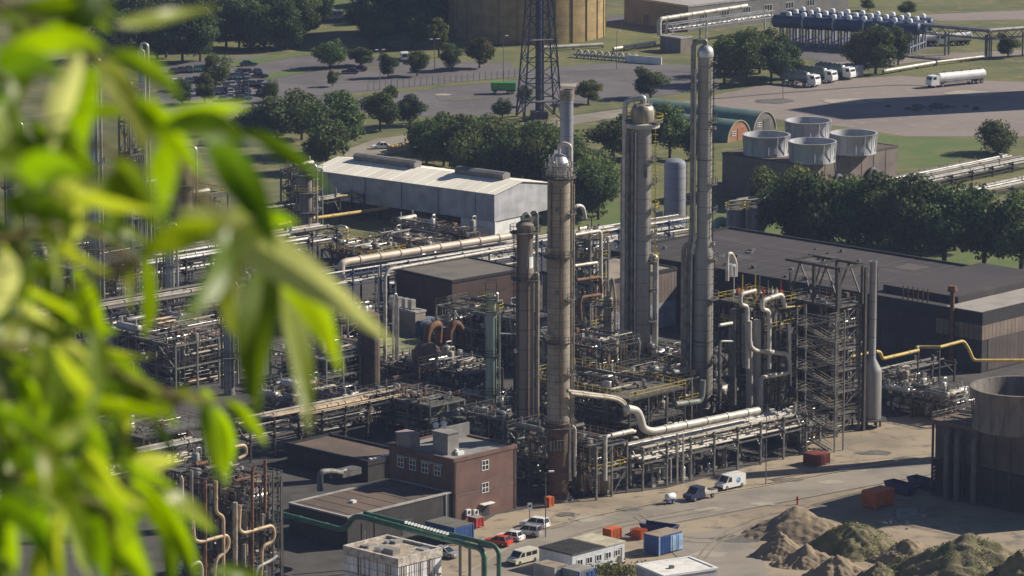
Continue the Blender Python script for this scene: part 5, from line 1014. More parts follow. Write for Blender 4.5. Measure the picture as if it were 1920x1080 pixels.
# reactor block behind the leaf: rust red tank
o=T('storage_tank','dark rusty upright tank behind the hanging leaf tips','tank',G(692,724)); h=at(692,590,G(692,724).y).z; mb=MB(); mb.lathe([(1.9,0),(1.9,h),(1.5,h+.3),(.1,h+.5)],0,0,24); mb.build('shell',mat('dark_rust_tank',(.1,.065,.05),.8,0,(.07,.05,.045),.6),o); mb=MB(); ladder(mb,1.3,-1.6,0,h); mb.build('ladder',steel_gr,o,0)
# ---------------------------------------------------------------- far pipes
FB=T('pipe_bridge','far white pipe on a truss bridge rising from the gauge house','pipe bridge',G(1236,92),44); pf=(G(1236,92),44)
hero(FB,pf,[(1236,66),(1236,36),(1400,11)],.62,white_pipe,bend=1.2); hero(FB,pf,[(1254,66),(1254,34)],.4,alu,dy=.8)
a=local(FB,V(pf,1256,40)); b=local(FB,V(pf,1452,12)); mb=MB(); N=14
for yy in (0,2.4):
    for dz in (-.9,-2.6): mb.beam((a.x,yy,a.z+dz),(b.x,yy,a.z+dz),.22)
    for i in range(N): x0=a.x+(b.x-a.x)*i/N; x1=a.x+(b.x-a.x)*(i+1)/N; mb.beam((x0,yy,a.z-(.9 if i%2 else 2.6)),(x1,yy,a.z-(2.6 if i%2 else .9)),.16); mb.beam((x0,yy,a.z-.9),(x0,yy,a.z-2.6),.12)
for x in (a.x+1,a.x+14,b.x-1): mb.beam((x,0,0),(x,0,a.z-.9),.35); mb.beam((x,2.4,0),(x,2.4,a.z-.9),.35)
mb.build('truss_frame',mat('pale_steel',(.4,.4,.42),.5,.3),FB,0)
for i in range(3): mb=MB(); mb.tube([(a.x,.6+i*.6,a.z-2.2),(b.x,.6+i*.6,a.z-2.2)],.18,8); mb.build('pipe',alu,FB)
FB2=T('pipe_bridge','long grey far pipe bridge on tall posts at the top right','pipe bridge',G(1704,98),-8); pts=[G(1704,98),G(1855,112),G(2010,100)]; hb2=7.2
mb=MB(); ps=[]
for s in range(2):
    a,b=local(FB2,pts[s]),local(FB2,pts[s+1]); N=10; d=(b-a); nn=Vector((-d.y,d.x,0)).normalized()*2
    for off in (Vector((0,0,0)),nn):
        for z in (hb2,hb2-2): mb.beam(a+off+Vector((0,0,z)),b+off+Vector((0,0,z)),.25)
        for i in range(N): p,q=a.lerp(b,i/N)+off,a.lerp(b,(i+1)/N)+off; mb.beam(p+Vector((0,0,hb2-2*(i%2))),q+Vector((0,0,hb2-2*((i+1)%2))),.16)
    for t in (.02,.45,.95): 
        for off in (Vector((0,0,0)),nn): p=a.lerp(b,t)+off; mb.beam(p,p+Vector((0,0,hb2-1)),.4)
    ps.append((a,b,nn))
mb.build('truss_frame',mat('grey_blue_steel',(.17,.17,.19),.5,.3),FB2,0)
for (a,b,nn) in ps:
    for k in (.25,.75): mb=MB(); mb.tube([a+nn*k+Vector((0,0,hb2+.4)),b+nn*k+Vector((0,0,hb2+.4))],.35,8); mb.build('pipe',white_pipe if k<.5 else grey_pipe,FB2)
def groundpipe(label,pts,r,m,h=.9,cat='pipe'):
    P=[G(x,y) for x,y in pts]; o=T('ground_pipe',label,cat,P[0]); mb=MB(); mb.tube([p-P[0]+Vector((0,0,h)) for p in P],r,10,1); mb.build('pipe',m,o); mb=MB(); L=(P[-1]-P[0]).length; n=max(1,int(L/6))
    for i in range(n+1): p=P[0].lerp(P[-1],i/n)-P[0] if len(P)==2 else P[min(i,len(P)-1)]-P[0]; mb.box(p.x-.25,p.x+.25,p.y-.25,p.y+.25,0,h-.05)
    mb.build('pipe_support',concrete,o,0)
groundpipe('bright white pipe along the foot of the gas holder',[(1020,96),(1130,90)],.5,white_pipe); groundpipe('white pipe from the valve station to the gauge house',[(1150,98),(1228,86)],.45,white_pipe)
groundpipe('long bright white pipe on the grass behind the white tanker',[(1656,140),(1752,124)],.45,white_pipe); groundpipe('thinner white pipe continuing the long bright one on the grass',[(1756,123),(1848,112)],.35,white_pipe)
groundpipe('yellow pipe on the ground behind the white shed roof',[(728,284),(800,270)],.5,yellow_pipe)
o=T('valve_station','valve station of looping white pipes and a low white wall by the gas holder','valve station',G(1082,108),-28); mb=MB(); mb.box(15,25,-1.5,-1.2,0,1.9); mb.build('low_wall',white_paint,o,0)
for i in range(9): mb=MB(); mb.tube([(i*2,0,0),(i*2,0,1.5),(i*2+.6,.2,2.1),(i*2+1.2,.4,1.5),(i*2+1.2,.4,0)],.24,8,.5); mb.build('loop_pipe',white_pipe,o)
mb=MB(); mb.tube([(-1,.2,.8),(18,.2,.8)],.4,8); mb.build('header_pipe',white_pipe,o)
tip=G(1375,894); dsun=Vector((math.cos(R(SUN_A)),math.sin(R(SUN_A)),0)); o=T('power_chimney','tall round chimney beyond the right edge whose shadow crosses the road','chimney',tip+dsun*86); mb=MB(); mb.lathe([(2.6,0),(2.1,56),(2.3,56),(2.3,57),(1.8,57),(1.8,54)],0,0,24); mb.build('shell',concrete,o); hoops(o,steel_gr,2.4,8,50,9)
# blue tank bank
c=G(1452,84); BT=T('tank_bank','bank of dark blue horizontal tanks with pale bands and white domes on legs','tank bank',c,-24); zt_=6.4; rt=1.7; Lb=40; bt=mat('dark_blue_tank',(.05,.075,.15),.5,.1,(.04,.06,.12),.3)
for j in range(3): mb=MB(); mb.drum((0,j*5.2,zt_),(Lb,j*5.2,zt_),rt,22); mb.build('tank',bt,BT)
for x in (8,16.5,25,33.5):
  for j in range(3):
    mb=MB(); mb.tube([(x,j*5.2,zt_),(x+.5,j*5.2,zt_)],rt+.06,22)
    mb.build('band',mat('pale_blue_band',(.42,.44,.5),.6),BT)
for i in range(11):
    mb=MB()
    for j in range(3): mb.beam((2+i*3.6,j*5.2-1,0),(2+i*3.6,j*5.2-1,zt_-1.6),.4); mb.beam((2+i*3.6,j*5.2+1,0),(2+i*3.6,j*5.2+1,zt_-1.6),.4)
    for z in (1.6,4.6): mb.beam((2+i*3.6,-1.2,z),(2+i*3.6,11.6,z),.25)
    mb.build('leg_frame',mat('pale_blue_steel',(.3,.32,.4),.6,.1),BT,0)
for j in range(3):
    for i in range(9): mb=MB(); x=4+i*4.2; mb.lathe([(.75,zt_+rt-.2),(.75,zt_+rt+.5),(.5,zt_+rt+.9),(.1,zt_+rt+1)],x,j*5.2,10); mb.build('dome',white_paint,BT)
# ---------------------------------------------------------------- vehicles
def paint(name,c): return mat(name,c,.3,.1,tuple(k*.93 for k in c),.4,spec=.6)
p_white=paint('white_car_paint',(.86,.86,.85)); p_cream=paint('cream_car_paint',(.72,.68,.55)); p_red=paint('red_car_paint',(.55,.05,.02)); p_silv=mat('silver_car_paint',(.5,.5,.52),.3,.5); p_blue=paint('navy_car_paint',(.03,.04,.1)); p_dark=paint('dark_car_paint',(.03,.035,.04)); p_grey=mat('grey_car_paint',(.25,.26,.28),.3,.4); p_green=paint('green_truck_paint',(.06,.33,.07)); p_teal=paint('teal_car_paint',(.03,.1,.1))
lampm=mat('lamp_glass',(.75,.75,.7),.15,0); tail=mat('tail_lamp',(.5,.03,.02),.3)
def wheel(o,x,y,r,w=.2):
    mb=MB(); mb.tube([(x,y-w/2,r),(x,y+w/2,r)],r,14); t=mb.build('wheel',black_rubber,o); s=1 if y>0 else -1
    mb=MB(); mb.tube([(x,y+s*w*.4,r),(x,y+s*(w/2+.02),r)],r*.58,10); mb.build('rim',chrome,t)
def car(label,cat='car',name='parked_car',p=None,L=4.2,W=1.75,h=1.45,kind='hatch',wheels=True):
    o=T(name,label,cat); p=p or p_dark; x0,x1=-L/2,L/2; hw=W/2; b=h*.56
    mb=MB(); pr=[(x0+.05,.25),(x1-.05,.25),(x1,.45),(x1-.06,b*.82),(x1-.85,b),(x0+.25,b+.04),(x0+.02,b*.9),(x0,.5)]
    mb.extr(pr,-hw,hw)
    e=.14; rz={'hatch':(x0+.35,x0+.65,x1-2.0,x1-1.1),'sedan':(x0+.6,x0+1.15,x1-2.15,x1-1.25),'suv':(x0+.12,x0+.3,x1-1.9,x1-1.2)}[kind]
    mb.frus(rz[1]-.03,rz[2]+.03,-hw+e+.1,hw-e-.1,h-.07,rz[1],rz[2],-hw+e+.13,hw-e-.13,h); mb.build('body',p,o,25)
    mb=MB(); mb.frus(rz[0],rz[3],-hw+.06,hw-.06,b-.03,rz[1],rz[2],-hw+e+.08,hw-e-.08,h-.06); g=mb.build('window',glass_dk,o,0)
    mb=MB()
    for s in (-1,1):
        for xa,xb in ((rz[0],rz[1]),((rz[0]+rz[3])/2-.1,(rz[1]+rz[2])/2),(rz[3],rz[2])): mb.beam((xa,s*(hw-.05),b-.02),(xb,s*(hw-e-.07),h-.05),.09)
    mb.build('pillar',p,g,0)
    for x in (x0+.8,x1-.85):
        for y in (-hw+.08,hw-.08): wheel(o,x,y,.32)
    for y in (-hw+.3,hw-.3):
        mb=MB(); mb.box(x1-.1,x1+.01,y-.17,y+.17,b*.62,b*.8); mb.build('headlight',lampm,o,0)
        mb=MB(); mb.box(x0-.01,x0+.1,y-.13,y+.13,b*.68,b*.92); mb.build('tail_light',tail,o,0)
    return o
def put(o,x,y,rz): o.location=G(x,y)+Vector((0,0,.09)); o.rotation_euler=(0,0,R(rz)); return o
def van(label,p,L=4.9,W=1.9,h=2.0,nwin=3,name='parked_van',cargo=False):
    o=T(name,label,'van'); x0,x1=-L/2,L/2; hw=W/2; mb=MB()
    pr=[(x0+.03,.28),(x1-.03,.28),(x1,.5),(x1-.08,.95),(x1-.75,1.12),(x1-1.45,h-.06),(x1-1.7,h),(x0+.12,h),(x0,h-.15),(x0,.5)]; mb.extr(pr,-hw,hw); mb.build('body',p,o,25)
    mb=MB(); a=(x1-.8,1.16); b=(x1-1.4,h-.12); q=[]
    mb.add([(a[0]+.03,-hw+.12,a[1]),(a[0]+.03,hw-.12,a[1]),(b[0]+.04,hw-.2,b[1]),(b[0]+.04,-hw+.2,b[1])],[(0,1,2,3)]); mb.build('windscreen',glass_dk,o,0)
    for s in (-1,1):
        n=1 if cargo else nwin
        mb=MB(); y=s*(hw+.012); q=[(x1-1.0,1.15),(x1-1.42,h-.22),(x1-1.95,h-.22),(x1-1.95,1.15)]; mb.add([(u,y,v) for u,v in q],[(0,1,2,3) if s<0 else (3,2,1,0)]); mb.build('side_window',glass_dk,o,0)
        if not cargo:
            for k in range(n-1):
                xa=x1-2.1-(k+1)*1.2; mb=MB(); mb.add([(u,y,v) for u,v in ((xa+1.05,1.15),(xa+1.05,h-.25),(xa,h-.25),(xa,1.15))],[(0,1,2,3) if s<0 else (3,2,1,0)]); mb.build('side_window',glass_dk,o,0)
    mb=MB(); mb.add([(x0-.012,-hw+.25,1.2),(x0-.012,hw-.25,1.2),(x0-.012,hw-.3,h-.3),(x0-.012,-hw+.3,h-.3)],[(3,2,1,0)]); mb.build('rear_window',glass_dk,o,0)
    mb=MB(); mb.box(x1-.04,x1+.04,-hw+.05,hw-.05,.3,.5); mb.box(x0-.04,x0+.03,-hw+.05,hw-.05,.3,.5); mb.build('bumper',black_rubber,o,0)
    for y in (-hw+.3,hw-.3):
        mb=MB(); mb.box(x1-.12,x1+.02,y-.2,y+.2,.72,.92); mb.build('headlight',lampm,o,0); mb=MB(); mb.box(x0-.015,x0+.05,y*1.15-.1,y*1.15+.1,.7,1.15); mb.build('tail_light',tail,o,0)
    for x in (x0+.85,x1-.9):
        for y in (-hw+.1,hw-.1): wheel(o,x,y,.34)
    return o
put(car('bright red car parked nose to the blue container',p=p_red),934,1022,150)
put(car('small white car parked between the red car and the silver one',p=p_white),957,1013,150)
put(car('silver estate car parked in front of the white one by the lamp post',p=p_silv,kind='suv',h=1.65,L=4.5),989,1004,150)
put(car('white car half hidden behind the silver estate car',p=p_white,kind='suv',h=1.6,L=4.4),1003,989,150)
put(car('pale grey car peeking out behind the white panelled building',p=p_silv,L=4.2),836,1044,325)
put(van('cream minibus parked at the road edge below the red car',p_cream),980,1056,226)
v=put(van('white panel van with a blue round emblem parked on the road side',p_white,5.0,1.9,2.15,cargo=True),1369,915,222)
mb=MB(); mb.tube([(0,0,-.01),(0,0,.0)],.42,20); e=mb.build('emblem',mat('sky_blue_print',(.1,.3,.55),.5),v); e.location=(-.9,.975,1.25); e.rotation_euler=(R(90),0,0)
mb=MB(); mb.tube([(0,0,0),(0,0,.006)],.2,16); e2=mb.build('emblem',mat('pale_blue_print',(.4,.6,.75),.5),v); e2.location=(-.75,.98,1.35); e2.rotation_euler=(R(-90),0,0)
put(van('white minibus parked under the long pipe rack',p_white),751,549,20)
# navy pickup and trailer
o=T('pickup_truck','navy crew cab pickup with a pale empty bed behind the white panel van','pickup'); mb=MB(); mb.extr([(-.2,.4),(2.7,.4),(2.75,1.0),(1.9,1.2),(1.2,2.0),(.9,2.1),(-.2,2.1)],-.95,.95); mb.build('cab',p_blue,o,25)
mb=MB(); mb.add([(1.93,-.8,1.22),(1.93,.8,1.22),(1.27,.72,1.95),(1.27,-.72,1.95)],[(0,1,2,3)]); mb.box(-.0,.9,-.962,.962,1.25,1.9); mb.build('window',glass_dk,o,0)
mb=MB(); mb.box(-2.9,-.3,-1,1,.75,.9); mb.box(-2.9,-2.82,-1,1,.9,1.2); mb.box(-2.82,-.3,-1,-.93,.9,1.2); mb.box(-2.82,-.3,.93,1,.9,1.2); mb.build('bed',mat('pale_bed',(.55,.52,.47),.6),o,0)
for x in (-1.9,1.9):
    for y in (-.85,.85): wheel(o,x,y,.36,.24)
put(o,1312,936,222)
o=T('small_trailer','small white and blue tank trailer left of the navy pickup','trailer'); mb=MB(); mb.drum((-.7,0,1.0),(.7,0,1.0),.55,14); mb.build('tank',white_paint,o); mb=MB(); mb.box(-1,1,-.6,.6,.4,.5); mb.beam((1,0,.45),(2,0,.45),.1); mb.build('chassis',blue_paint,o,0)
for y in (-.65,.65): wheel(o,0,y,.3)
put(o,1257,944,222)
# car park: several paints of one car
pc=car('dark car in the crowded car park, one of many alike',kind='sedan',L=4.4); pc['group']='cars in the crowded car park'
PS=random.Random(12); first=True; slots=[]
for row,(ax,ay,bx,by,n) in enumerate(((318,138,392,132,5),(320,160,375,152,4),(332,182,402,178,4),(392,152,470,146,5),(400,166,480,160,6),(396,178,468,174,5),(410,190,470,186,4),(444,140,488,138,3),(486,160,506,172,3),(480,176,512,182,2))):
    for i in range(n):
        t=(i+.5)/n; slots.append((ax+(bx-ax)*t+PS.uniform(-2,2),ay+(by-ay)*t+PS.uniform(-1.5,1.5),PS.choice((100,108,104,285,280,110))))
cols=[(p_dark,'dark'),(p_dark,'dark'),(p_blue,'navy'),(p_grey,'grey'),(p_silv,'silver'),(p_white,'white'),(p_dark,'dark'),(p_teal,'dark teal'),(p_dark,'dark'),(p_blue,'navy')]
for i,(x,y,rz) in enumerate(slots):
    o=pc if i==0 else copy_tree(pc); p,cn=cols[0] if i==0 else PS.choice(cols); put(o,x,y,rz)
    if i: recolor(o,'body',p); recolor(o,'pillar',p); o['label']='%s car in the crowded car park, one of many alike'%cn
for x,y,rz,p,l in ((466,124,15,p_teal,'lone dark teal car driving past the top of the car park'),(657,138,175,p_blue,'navy car parked in the shade of the left lane trees'),(673,133,170,p_dark,'dark car parked just behind the navy one under the lane trees'),(487,146,10,p_blue,'dark car on the lane right of the car park'),(714,279,195,p_white,'white car on the lower lane beyond the shed roof')):
    o=copy_tree(pc); put(o,x,y,rz); recolor(o,'body',p); recolor(o,'pillar',p); o['label']=l; del o['group']
put(van('white van on the lane between the lane trees',p_white,5,1.9,2.3,name='white_van'),758,114,95); put(van('white van on the far lane at the top of the view',p_white,5.6,2,2.4,name='white_van'),629,36,355)
# tank trucks
def tanker(label,tm,cabm,L=13,tr=1.15,name='tank_truck'):
    o=T(name,label,'tank truck'); mb=MB(); mb.drum((-L/2,0,2.2),(L/2-3,0,2.2),tr,18,.25); t=mb.build('tank',tm,o)
    mb=MB(); mb.box(-L/2+.5,L/2-3.5,-.2,.2,2.2+tr-.05,2.2+tr+.12)
    for i in range(5): x=-L/2+1.2+i*(L-5)/4.4; mb.lathe([(.3,2.2+tr),(.3,2.2+tr+.3)],x,0,10)
    mb.build('manhole',steel_gr,t)
    mb=MB(); mb.box(-L/2,L/2-1,-.45,.45,.85,1.1); mb.build('chassis',steel_dk,o,0)
    mb=MB(); mb.extr([(L/2-2.5,.6),(L/2-.1,.6),(L/2,1.2),(L/2-.15,2.0),(L/2-.5,2.9),(L/2-2.3,3.0),(L/2-2.5,2.8)],-1.2,1.2); cb=mb.build('cab',cabm,o,25)
    mb=MB(); mb.add([(L/2-.13,-1.05,2.0),(L/2-.13,1.05,2.0),(L/2-.47,1.0,2.8),(L/2-.47,-1.0,2.8)],[(0,1,2,3)]); mb.box(L/2-1.6,L/2-.6,-1.21,1.21,2.0,2.7); mb.build('window',glass_dk,cb,0)
    for x in (-L/2+1.2,-L/2+2.5,-L/2+3.8,L/2-3.6,L/2-1.2):
        for y in (-1,1): wheel(o,x,y,.5,.3)
    mb=MB(); mb.box(-L/2+4.5,L/2-4.6,-1.15,-1.05,.7,1.2); mb.box(-L/2+4.5,L/2-4.6,1.05,1.15,.7,1.2); mb.build('side_guard',chrome,o,0)
    return o
put(tanker('gleaming white tank truck on the gravel lot',white_paint,p_white,17,1.25),1792,160,212)
gt=mat('grey_green_tank',(.27,.3,.29),.45,.3)
for x,y,l in ((1500,160,'grey tank truck nearest the front of the parked three'),(1532,152,'grey tank truck in the middle of the parked three'),(1566,146,'grey tank truck at the back of the parked three')): put(tanker(l,gt,p_white,11),x,y,-38)
for x,y,l in ((1727,86,'white tank truck under the far pipe bridge'),(1788,85,'second white tank truck further right under the far pipe bridge')): put(tanker(l,white_paint,p_white,9.5),x,y,196)
o=T('skip_trailer','bright green tipper trailer alone on the asphalt yard','trailer'); mb=MB(); mb.frus(-3,3,-1.1,1.1,1.1,-3.1,3.1,-1.25,1.25,2.8); mb.build('body',p_green,o,0); mb=MB(); mb.box(-3,3,-.5,.5,.75,1.1); mb.build('chassis',steel_dk,o,0)
mb=MB()
for i in range(6): x=-2.6+i*1.04; mb.beam((x,-1.12,1.1),(x,-1.27,2.8),.12)
mb.build('rib',p_green,o,0)
for x in (-2.2,-1.2,2.1):
    for y in (-1,1): wheel(o,x,y,.45,.3)
put(o,944,176,178)
# ---------------------------------------------------------------- containers, skips, crates, site hut
def container(label,px,rz,L,W,h,m,rm=None,name='container',doorm=None,cat='container',corr=.35):
    o=T(name,label,cat,G(*px)+Vector((0,0,.1)),rz); mb=MB(); n=max(3,int(L/corr)); mb.box(0,L,0,W,.12,h)
    mb.build('body',m,o,0); mb=MB()
    for i in range(n): x=.15+(L-.3)*i/n; mb.box(x,x+(L-.3)/n*.5,-.05,-.002,.25,h-.15); mb.box(x,x+(L-.3)/n*.5,W+.002,W+.05,.25,h-.15)
    for i in range(max(2,int(W/corr))): y=.15+(W-.3)*i/max(2,int(W/corr)); mb.box(-.05,-.002,y,y+.18,.25,h-.15)
    mb.build('corrugation',m,o,0)
    mb=MB(); mb.box(-.06,L+.06,-.06,W+.06,h,h+.1); mb.build('roof',rm or m,o,0)
    mb=MB(); 
    for x in (0,L):
        for y in (0,W): mb.box(x-.09,x+.09,y-.09,y+.09,0,h)
    mb.build('corner_post',doorm or m,o,0)
    if doorm:
        for k in range(2): mb=MB(); mb.box(L*.48+k*L*.26,L*.72+k*L*.26,-.12,-.06,.2,h-.2); d=mb.build('door',doorm,o,0); mb=MB(); mb.beam((L*.55+k*L*.26,-.16,.3),(L*.55+k*L*.26,-.16,h-.3),.05); mb.build('lock_rod',chrome,d,0)
    return o
container('blue container with pale open doors on the sandy yard',(1236,1043),46,5.0,3.0,2.8,blue_paint,mat('tan_container_roof',(.3,.24,.18),.8),doorm=mat('pale_blue_door',(.3,.45,.68),.5))
container('blue container with a dark ribbed roof behind the white panelled building',(852,1020),46,4.0,6.0,2.3,mat('mid_blue_sheet',(.06,.13,.36),.6),mat('mossy_sheet_roof',(.13,.13,.11),.9))
o=container('blue skip container with a white sign beside the switch house',(803,633),46,4.4,4.2,2.6,mat('bright_blue_sheet',(.03,.13,.36),.5),mat('worn_blue_roof',(.12,.16,.22),.8)); mb=MB(); mb.box(.9,3.6,-.1,-.055,1.2,2.0); sg=mb.build('sign',white_paint,o,0)
mb=MB()
for i,(a,b) in enumerate(((1.15,1.5),(1.6,1.85),(1.95,2.4),(2.5,2.75),(2.85,3.3))): mb.box(a,b,-.104,-.1,1.45,1.75)
mb.build('lettering',mat('pale_blue_ink',(.35,.45,.6),.6),sg,0)
container('dark red steel container standing on the yard before the furnace frame',(1533,876),46,2.9,2.9,1.7,mat('dark_red_sheet',(.2,.05,.035),.6),name='steel_box'); container('large orange box standing in the tower shadow',(1641,956),46,4.4,2.6,2.5,orange_paint,name='orange_box',cat='box')
container('orange crate on the yard left of the blue container',(1146,1014),46,2.2,1.6,1.5,orange_paint,name='crate',cat='crate'); container('small orange drum cage beside the lamp post at the column foot',(1030,952),46,.9,.9,1.4,orange_paint,name='crate',cat='crate')
container('small red hut with a grey roof by the brick block door',(893,992),46,1.5,1.6,1.5,mat('red_sheet',(.5,.06,.04),.6),roof_grey,name='gas_hut',cat='hut')
container('lavender container at the right end of the three grey tank trucks',(1606,146),46,2.5,5,2.8,lav)
for x,y,l in ((1690,925,'dark blue open skip nearer the orange box'),(1733,917,'dark blue open skip beside the cooling tower'),(1236,1003,'blue open skip behind the blue container')):
    o=T('skip',l,'skip',G(x,y)+Vector((0,0,.05)),130 if x>1300 else 150); mb=MB()
    a=[(-2.2,-1,.2),(2.2,-1,.2),(2.2,1,.2),(-2.2,1,.2),(-2.9,-1.1,1.6),(2.9,-1.1,1.6),(2.9,1.1,1.6),(-2.9,1.1,1.6)]; b=[(p[0]*.95,p[1]*.93,p[2]+.08) for p in a]
    mb.add(a+b,[(3,2,1,0),(0,1,5,4),(1,2,6,5),(2,3,7,6),(3,0,4,7),(8,9,10,11),(12,13,9,8),(13,14,10,9),(14,15,11,10),(15,12,8,11),(4,5,13,12),(5,6,14,13),(6,7,15,14),(7,4,12,15)]); mb.build('body',mat('navy_sheet',(.025,.04,.12),.6),o,0); mb=MB()
    for k in range(5): mb.box(-1.9+k*.95-.05,-1.9+k*.95+.05,-1.13,-1.02,.3,1.55)
    mb.build('rib',mat('navy_sheet',(.025,.04,.12),.6),o,0)
for i,(x,y) in enumerate(((1203,1008),)):
    o=T('pallet_stack','stack of orange barrier frames left of the blue skip','barriers',G(x,y),140)
    for k in range(5):
        mb=MB(); y0=k*.35
        mb.beam((-1,y0,.1),(-1,y0,1.5),.1); mb.beam((1,y0,.1),(1,y0,1.5),.1)
        for z in (.3,.7,1.1,1.45): mb.beam((-1,y0,z),(1,y0,z),.1)
        mb.build('barrier',orange_paint,o,0)
# site office
c=G(1073,1080); o=T('site_office','long white site cabin with a ribbed dark and cream roof','cabin',c,46); L=span(c,46,1171,1050); W=6.6; h=3.0
mb=MB(); mb.box(0,L,0,W,.15,h); mb.build('wall',mat('white_cabin_panel',(.6,.62,.64),.6,0,(.5,.52,.54),.8),o,0)
mb=MB(); mb.box(-.1,L*.62,-.1,W+.1,h,h+.2); 
for i in range(14): x=L*.6*i/14; mb.box(x,x+.18,-.08,W+.08,h+.2,h+.27)
mb.build('roof',mat('dark_ribbed_roof',(.1,.095,.09),.8),o,0)
mb=MB(); mb.box(L*.62,L+.1,-.1,W+.1,h,h+.22); mb.build('roof',mat('cream_cabin_roof',(.5,.45,.33),.8),o,0)
for i in range(5): win(o,'window',1+i*2.0,2.2+i*2.0,1.2,2.2,cross=(2,1))
mb=MB(); mb.box(L-1.5,L-.6,-.05,0,.2,2.3); mb.build('door',mat('grey_door',(.1,.1,.1),.6),o,0)
container('small white store with a tan roof below the site cabin',(1040,1100),46,2.6,4,2.6,mat('grey_white_sheet',(.42,.43,.45),.6),mat('tan_container_roof',(.3,.24,.18),.8),name='store'); container('small blue grey store with a blue door below the site cabin',(1086,1106),46,3.2,3.4,2.5,mat('blue_grey_sheet',(.25,.28,.32),.6),roof_grey,name='store',doorm=blue_paint)
# white panelled building with a broken roof
c=G(747,1142); o=T('panelled_building','white panelled building with a tan patched roof in the bottom middle','building',c,46); hp=at(747,1052,c.y).z; L=span(c,46,828,1120); W=(G(640,1028,hp)-Vector((c.x,c.y,hp))).length
shell(o,L,W,hp,bricks('patched_white_panels',(.8,.8,.8),(.68,.68,.7),(.3,.27,.25),1,2.0,1.2,ms=.04),mat('patched_tan_roof',(.36,.29,.2),.9,0,(.24,.2,.16),.5,c3=(.45,.42,.38),sc3=1.0,lo3=.5,hi3=.6),.35,mat('worn_white_trim',(.55,.52,.48),.7,0,(.33,.28,.22),1.2),.9)
rd=random.Random(9)
for i in range(9):
    mb=MB(); x,y=rd.uniform(.8,L-1.5),rd.uniform(.8,W-2); sx,sy=rd.uniform(.5,1.8),rd.uniform(.4,2.2); mb.box(x,x+sx,y,y+sy,hp-.02,hp+rd.uniform(.15,.8)); mb.build('roof_unit',rd.choice((roof_grey,white_paint,mat('tan_sheet',(.4,.32,.22),.9),alu)),o,0)
mb=MB()
for i in range(12): x=rd.uniform(.3,L-.3); mb.beam((x,-.14,rd.uniform(.5,3)),(x,-.14,hp-.8),.07)
for i in range(10): y=rd.uniform(.3,W-.3); mb.beam((-.14,y,rd.uniform(.5,3)),(-.14,y,hp-.8),.07)
mb.build('cable_duct',mat('rusty_bracket',(.2,.13,.08),.8),o,0)
mb=MB(); mb.box(-.06,L+.03,-.16,-.005,hp*.5,hp*.5+.25); mb.box(-.16,-.005,0,W,hp*.5,hp*.5+.25); mb.build('wall_band',mat('worn_white_trim',(.55,.52,.48),.7),o,0)
c=G(1245,1116); o=T('flat_roofed_shed','low shed with a bright white flat roof at the bottom edge','shed',c,30); shell(o,9,7.5,2.8,shed_w,mat('bright_white_roof',(.72,.7,.66),.8,0,(.6,.57,.52),.5),.12,white_paint,.2); mb=MB(); mb.box(1,2,-.05,0,0,2.1); mb.build('door',mat('grey_door',(.1,.1,.1),.6),o,0)
mb=MB(); mb.box(3,3.6,3,3.6,2.8,3.2); mb.build('roof_vent',steel_gr,o,0)
# blue tarpaulin bundle, sand debris, hydrant, signs, lamps
o=T('hydrant','slim red hydrant standing at the road edge','hydrant',G(1495,946)); mb=MB(); mb.lathe([(.2,0),(.2,.1),(.13,.12),(.13,1.0),(.2,1.02),(.2,1.15),(.1,1.3)],0,0,12); mb.tube([(-.3,0,.8),(.3,0,.8)],.09,8); mb.build('body',valve_red,o)
o=T('signpost','white and black notice on a thin post before the brick block','sign',G(993,986),20); mb=MB(); mb.beam((0,0,0),(0,0,3.6),.09); mb.build('post',steel_gr,o,0); mb=MB(); mb.box(-.35,.35,-.1,-.05,2.5,3.6); s=mb.build('sign_board',white_paint,o,0); mb=MB(); mb.box(-.2,.2,-.106,-.1,2.9,3.3); mb.build('sign_mark',mat('black_print',(.03,.03,.03),.6),s,0)
def lamp(x,y,top,label,heads=1,rz=0,name='street_lamp'):
    g=G(x,y); h=at(x,top,g.y).z; o=T(name,label,'lamp post',g,rz); mb=MB(); mb.tube([(0,0,0),(0,0,h)],.1,8,r2=.06); mb.build('post',steel_gr,o)
    for k in range(heads):
        s=1 if k==0 else -1; mb=MB(); mb.tube([(0,0,h-.05),(s*.9,0,h+.1)],.05,6); mb.build('arm',steel_gr,o); mb=MB(); mb.box(min(s*.5,s*1.3),max(s*.5,s*1.3),-.22,.22,h+.02,h+.2); mb.build('lamp_head',white_paint,o,0)
for x,y,t,l,hd in ((1023,1008,886,'slim lamp post at the parked cars, nearest the viewer',1),(1436,908,770,'lamp post on the road side right of the front rack',1),(1622,482,398,'lamp post standing at the back edge of the brown hall',2),(713,152,94,'double headed lamp on the lane among the lane trees',2),(944,156,68,'tall lamp post left of the lattice mast',1),(1156,130,60,'tall lamp post before the gas holder grass',1),(815,132,74,'double headed lamp before the gas holder shade',2),(466,196,140,'lamp post inside the car park',1),(1468,187,152,'short lamp post at the gravel lot edge',1),(278,110,82,'lamp post by the wood above the branch',1)): lamp(x,y,t,l,hd,20)
for i in range(26):
    x=690+i*11; y=170-i*.95; o=T('fence_post','slim fence post of the lane verge, one of a long row','fence post',G(x,y),0,'fence posts along the lane verge'); mb=MB(); mb.beam((0,0,0),(0,0,2.0),.12); mb.build('post',steel_gr,o,0); mb=MB(); mb.beam((0,0,1.95),(.2,0,2.2),.08); mb.build('post_tip',steel_gr,o,0)
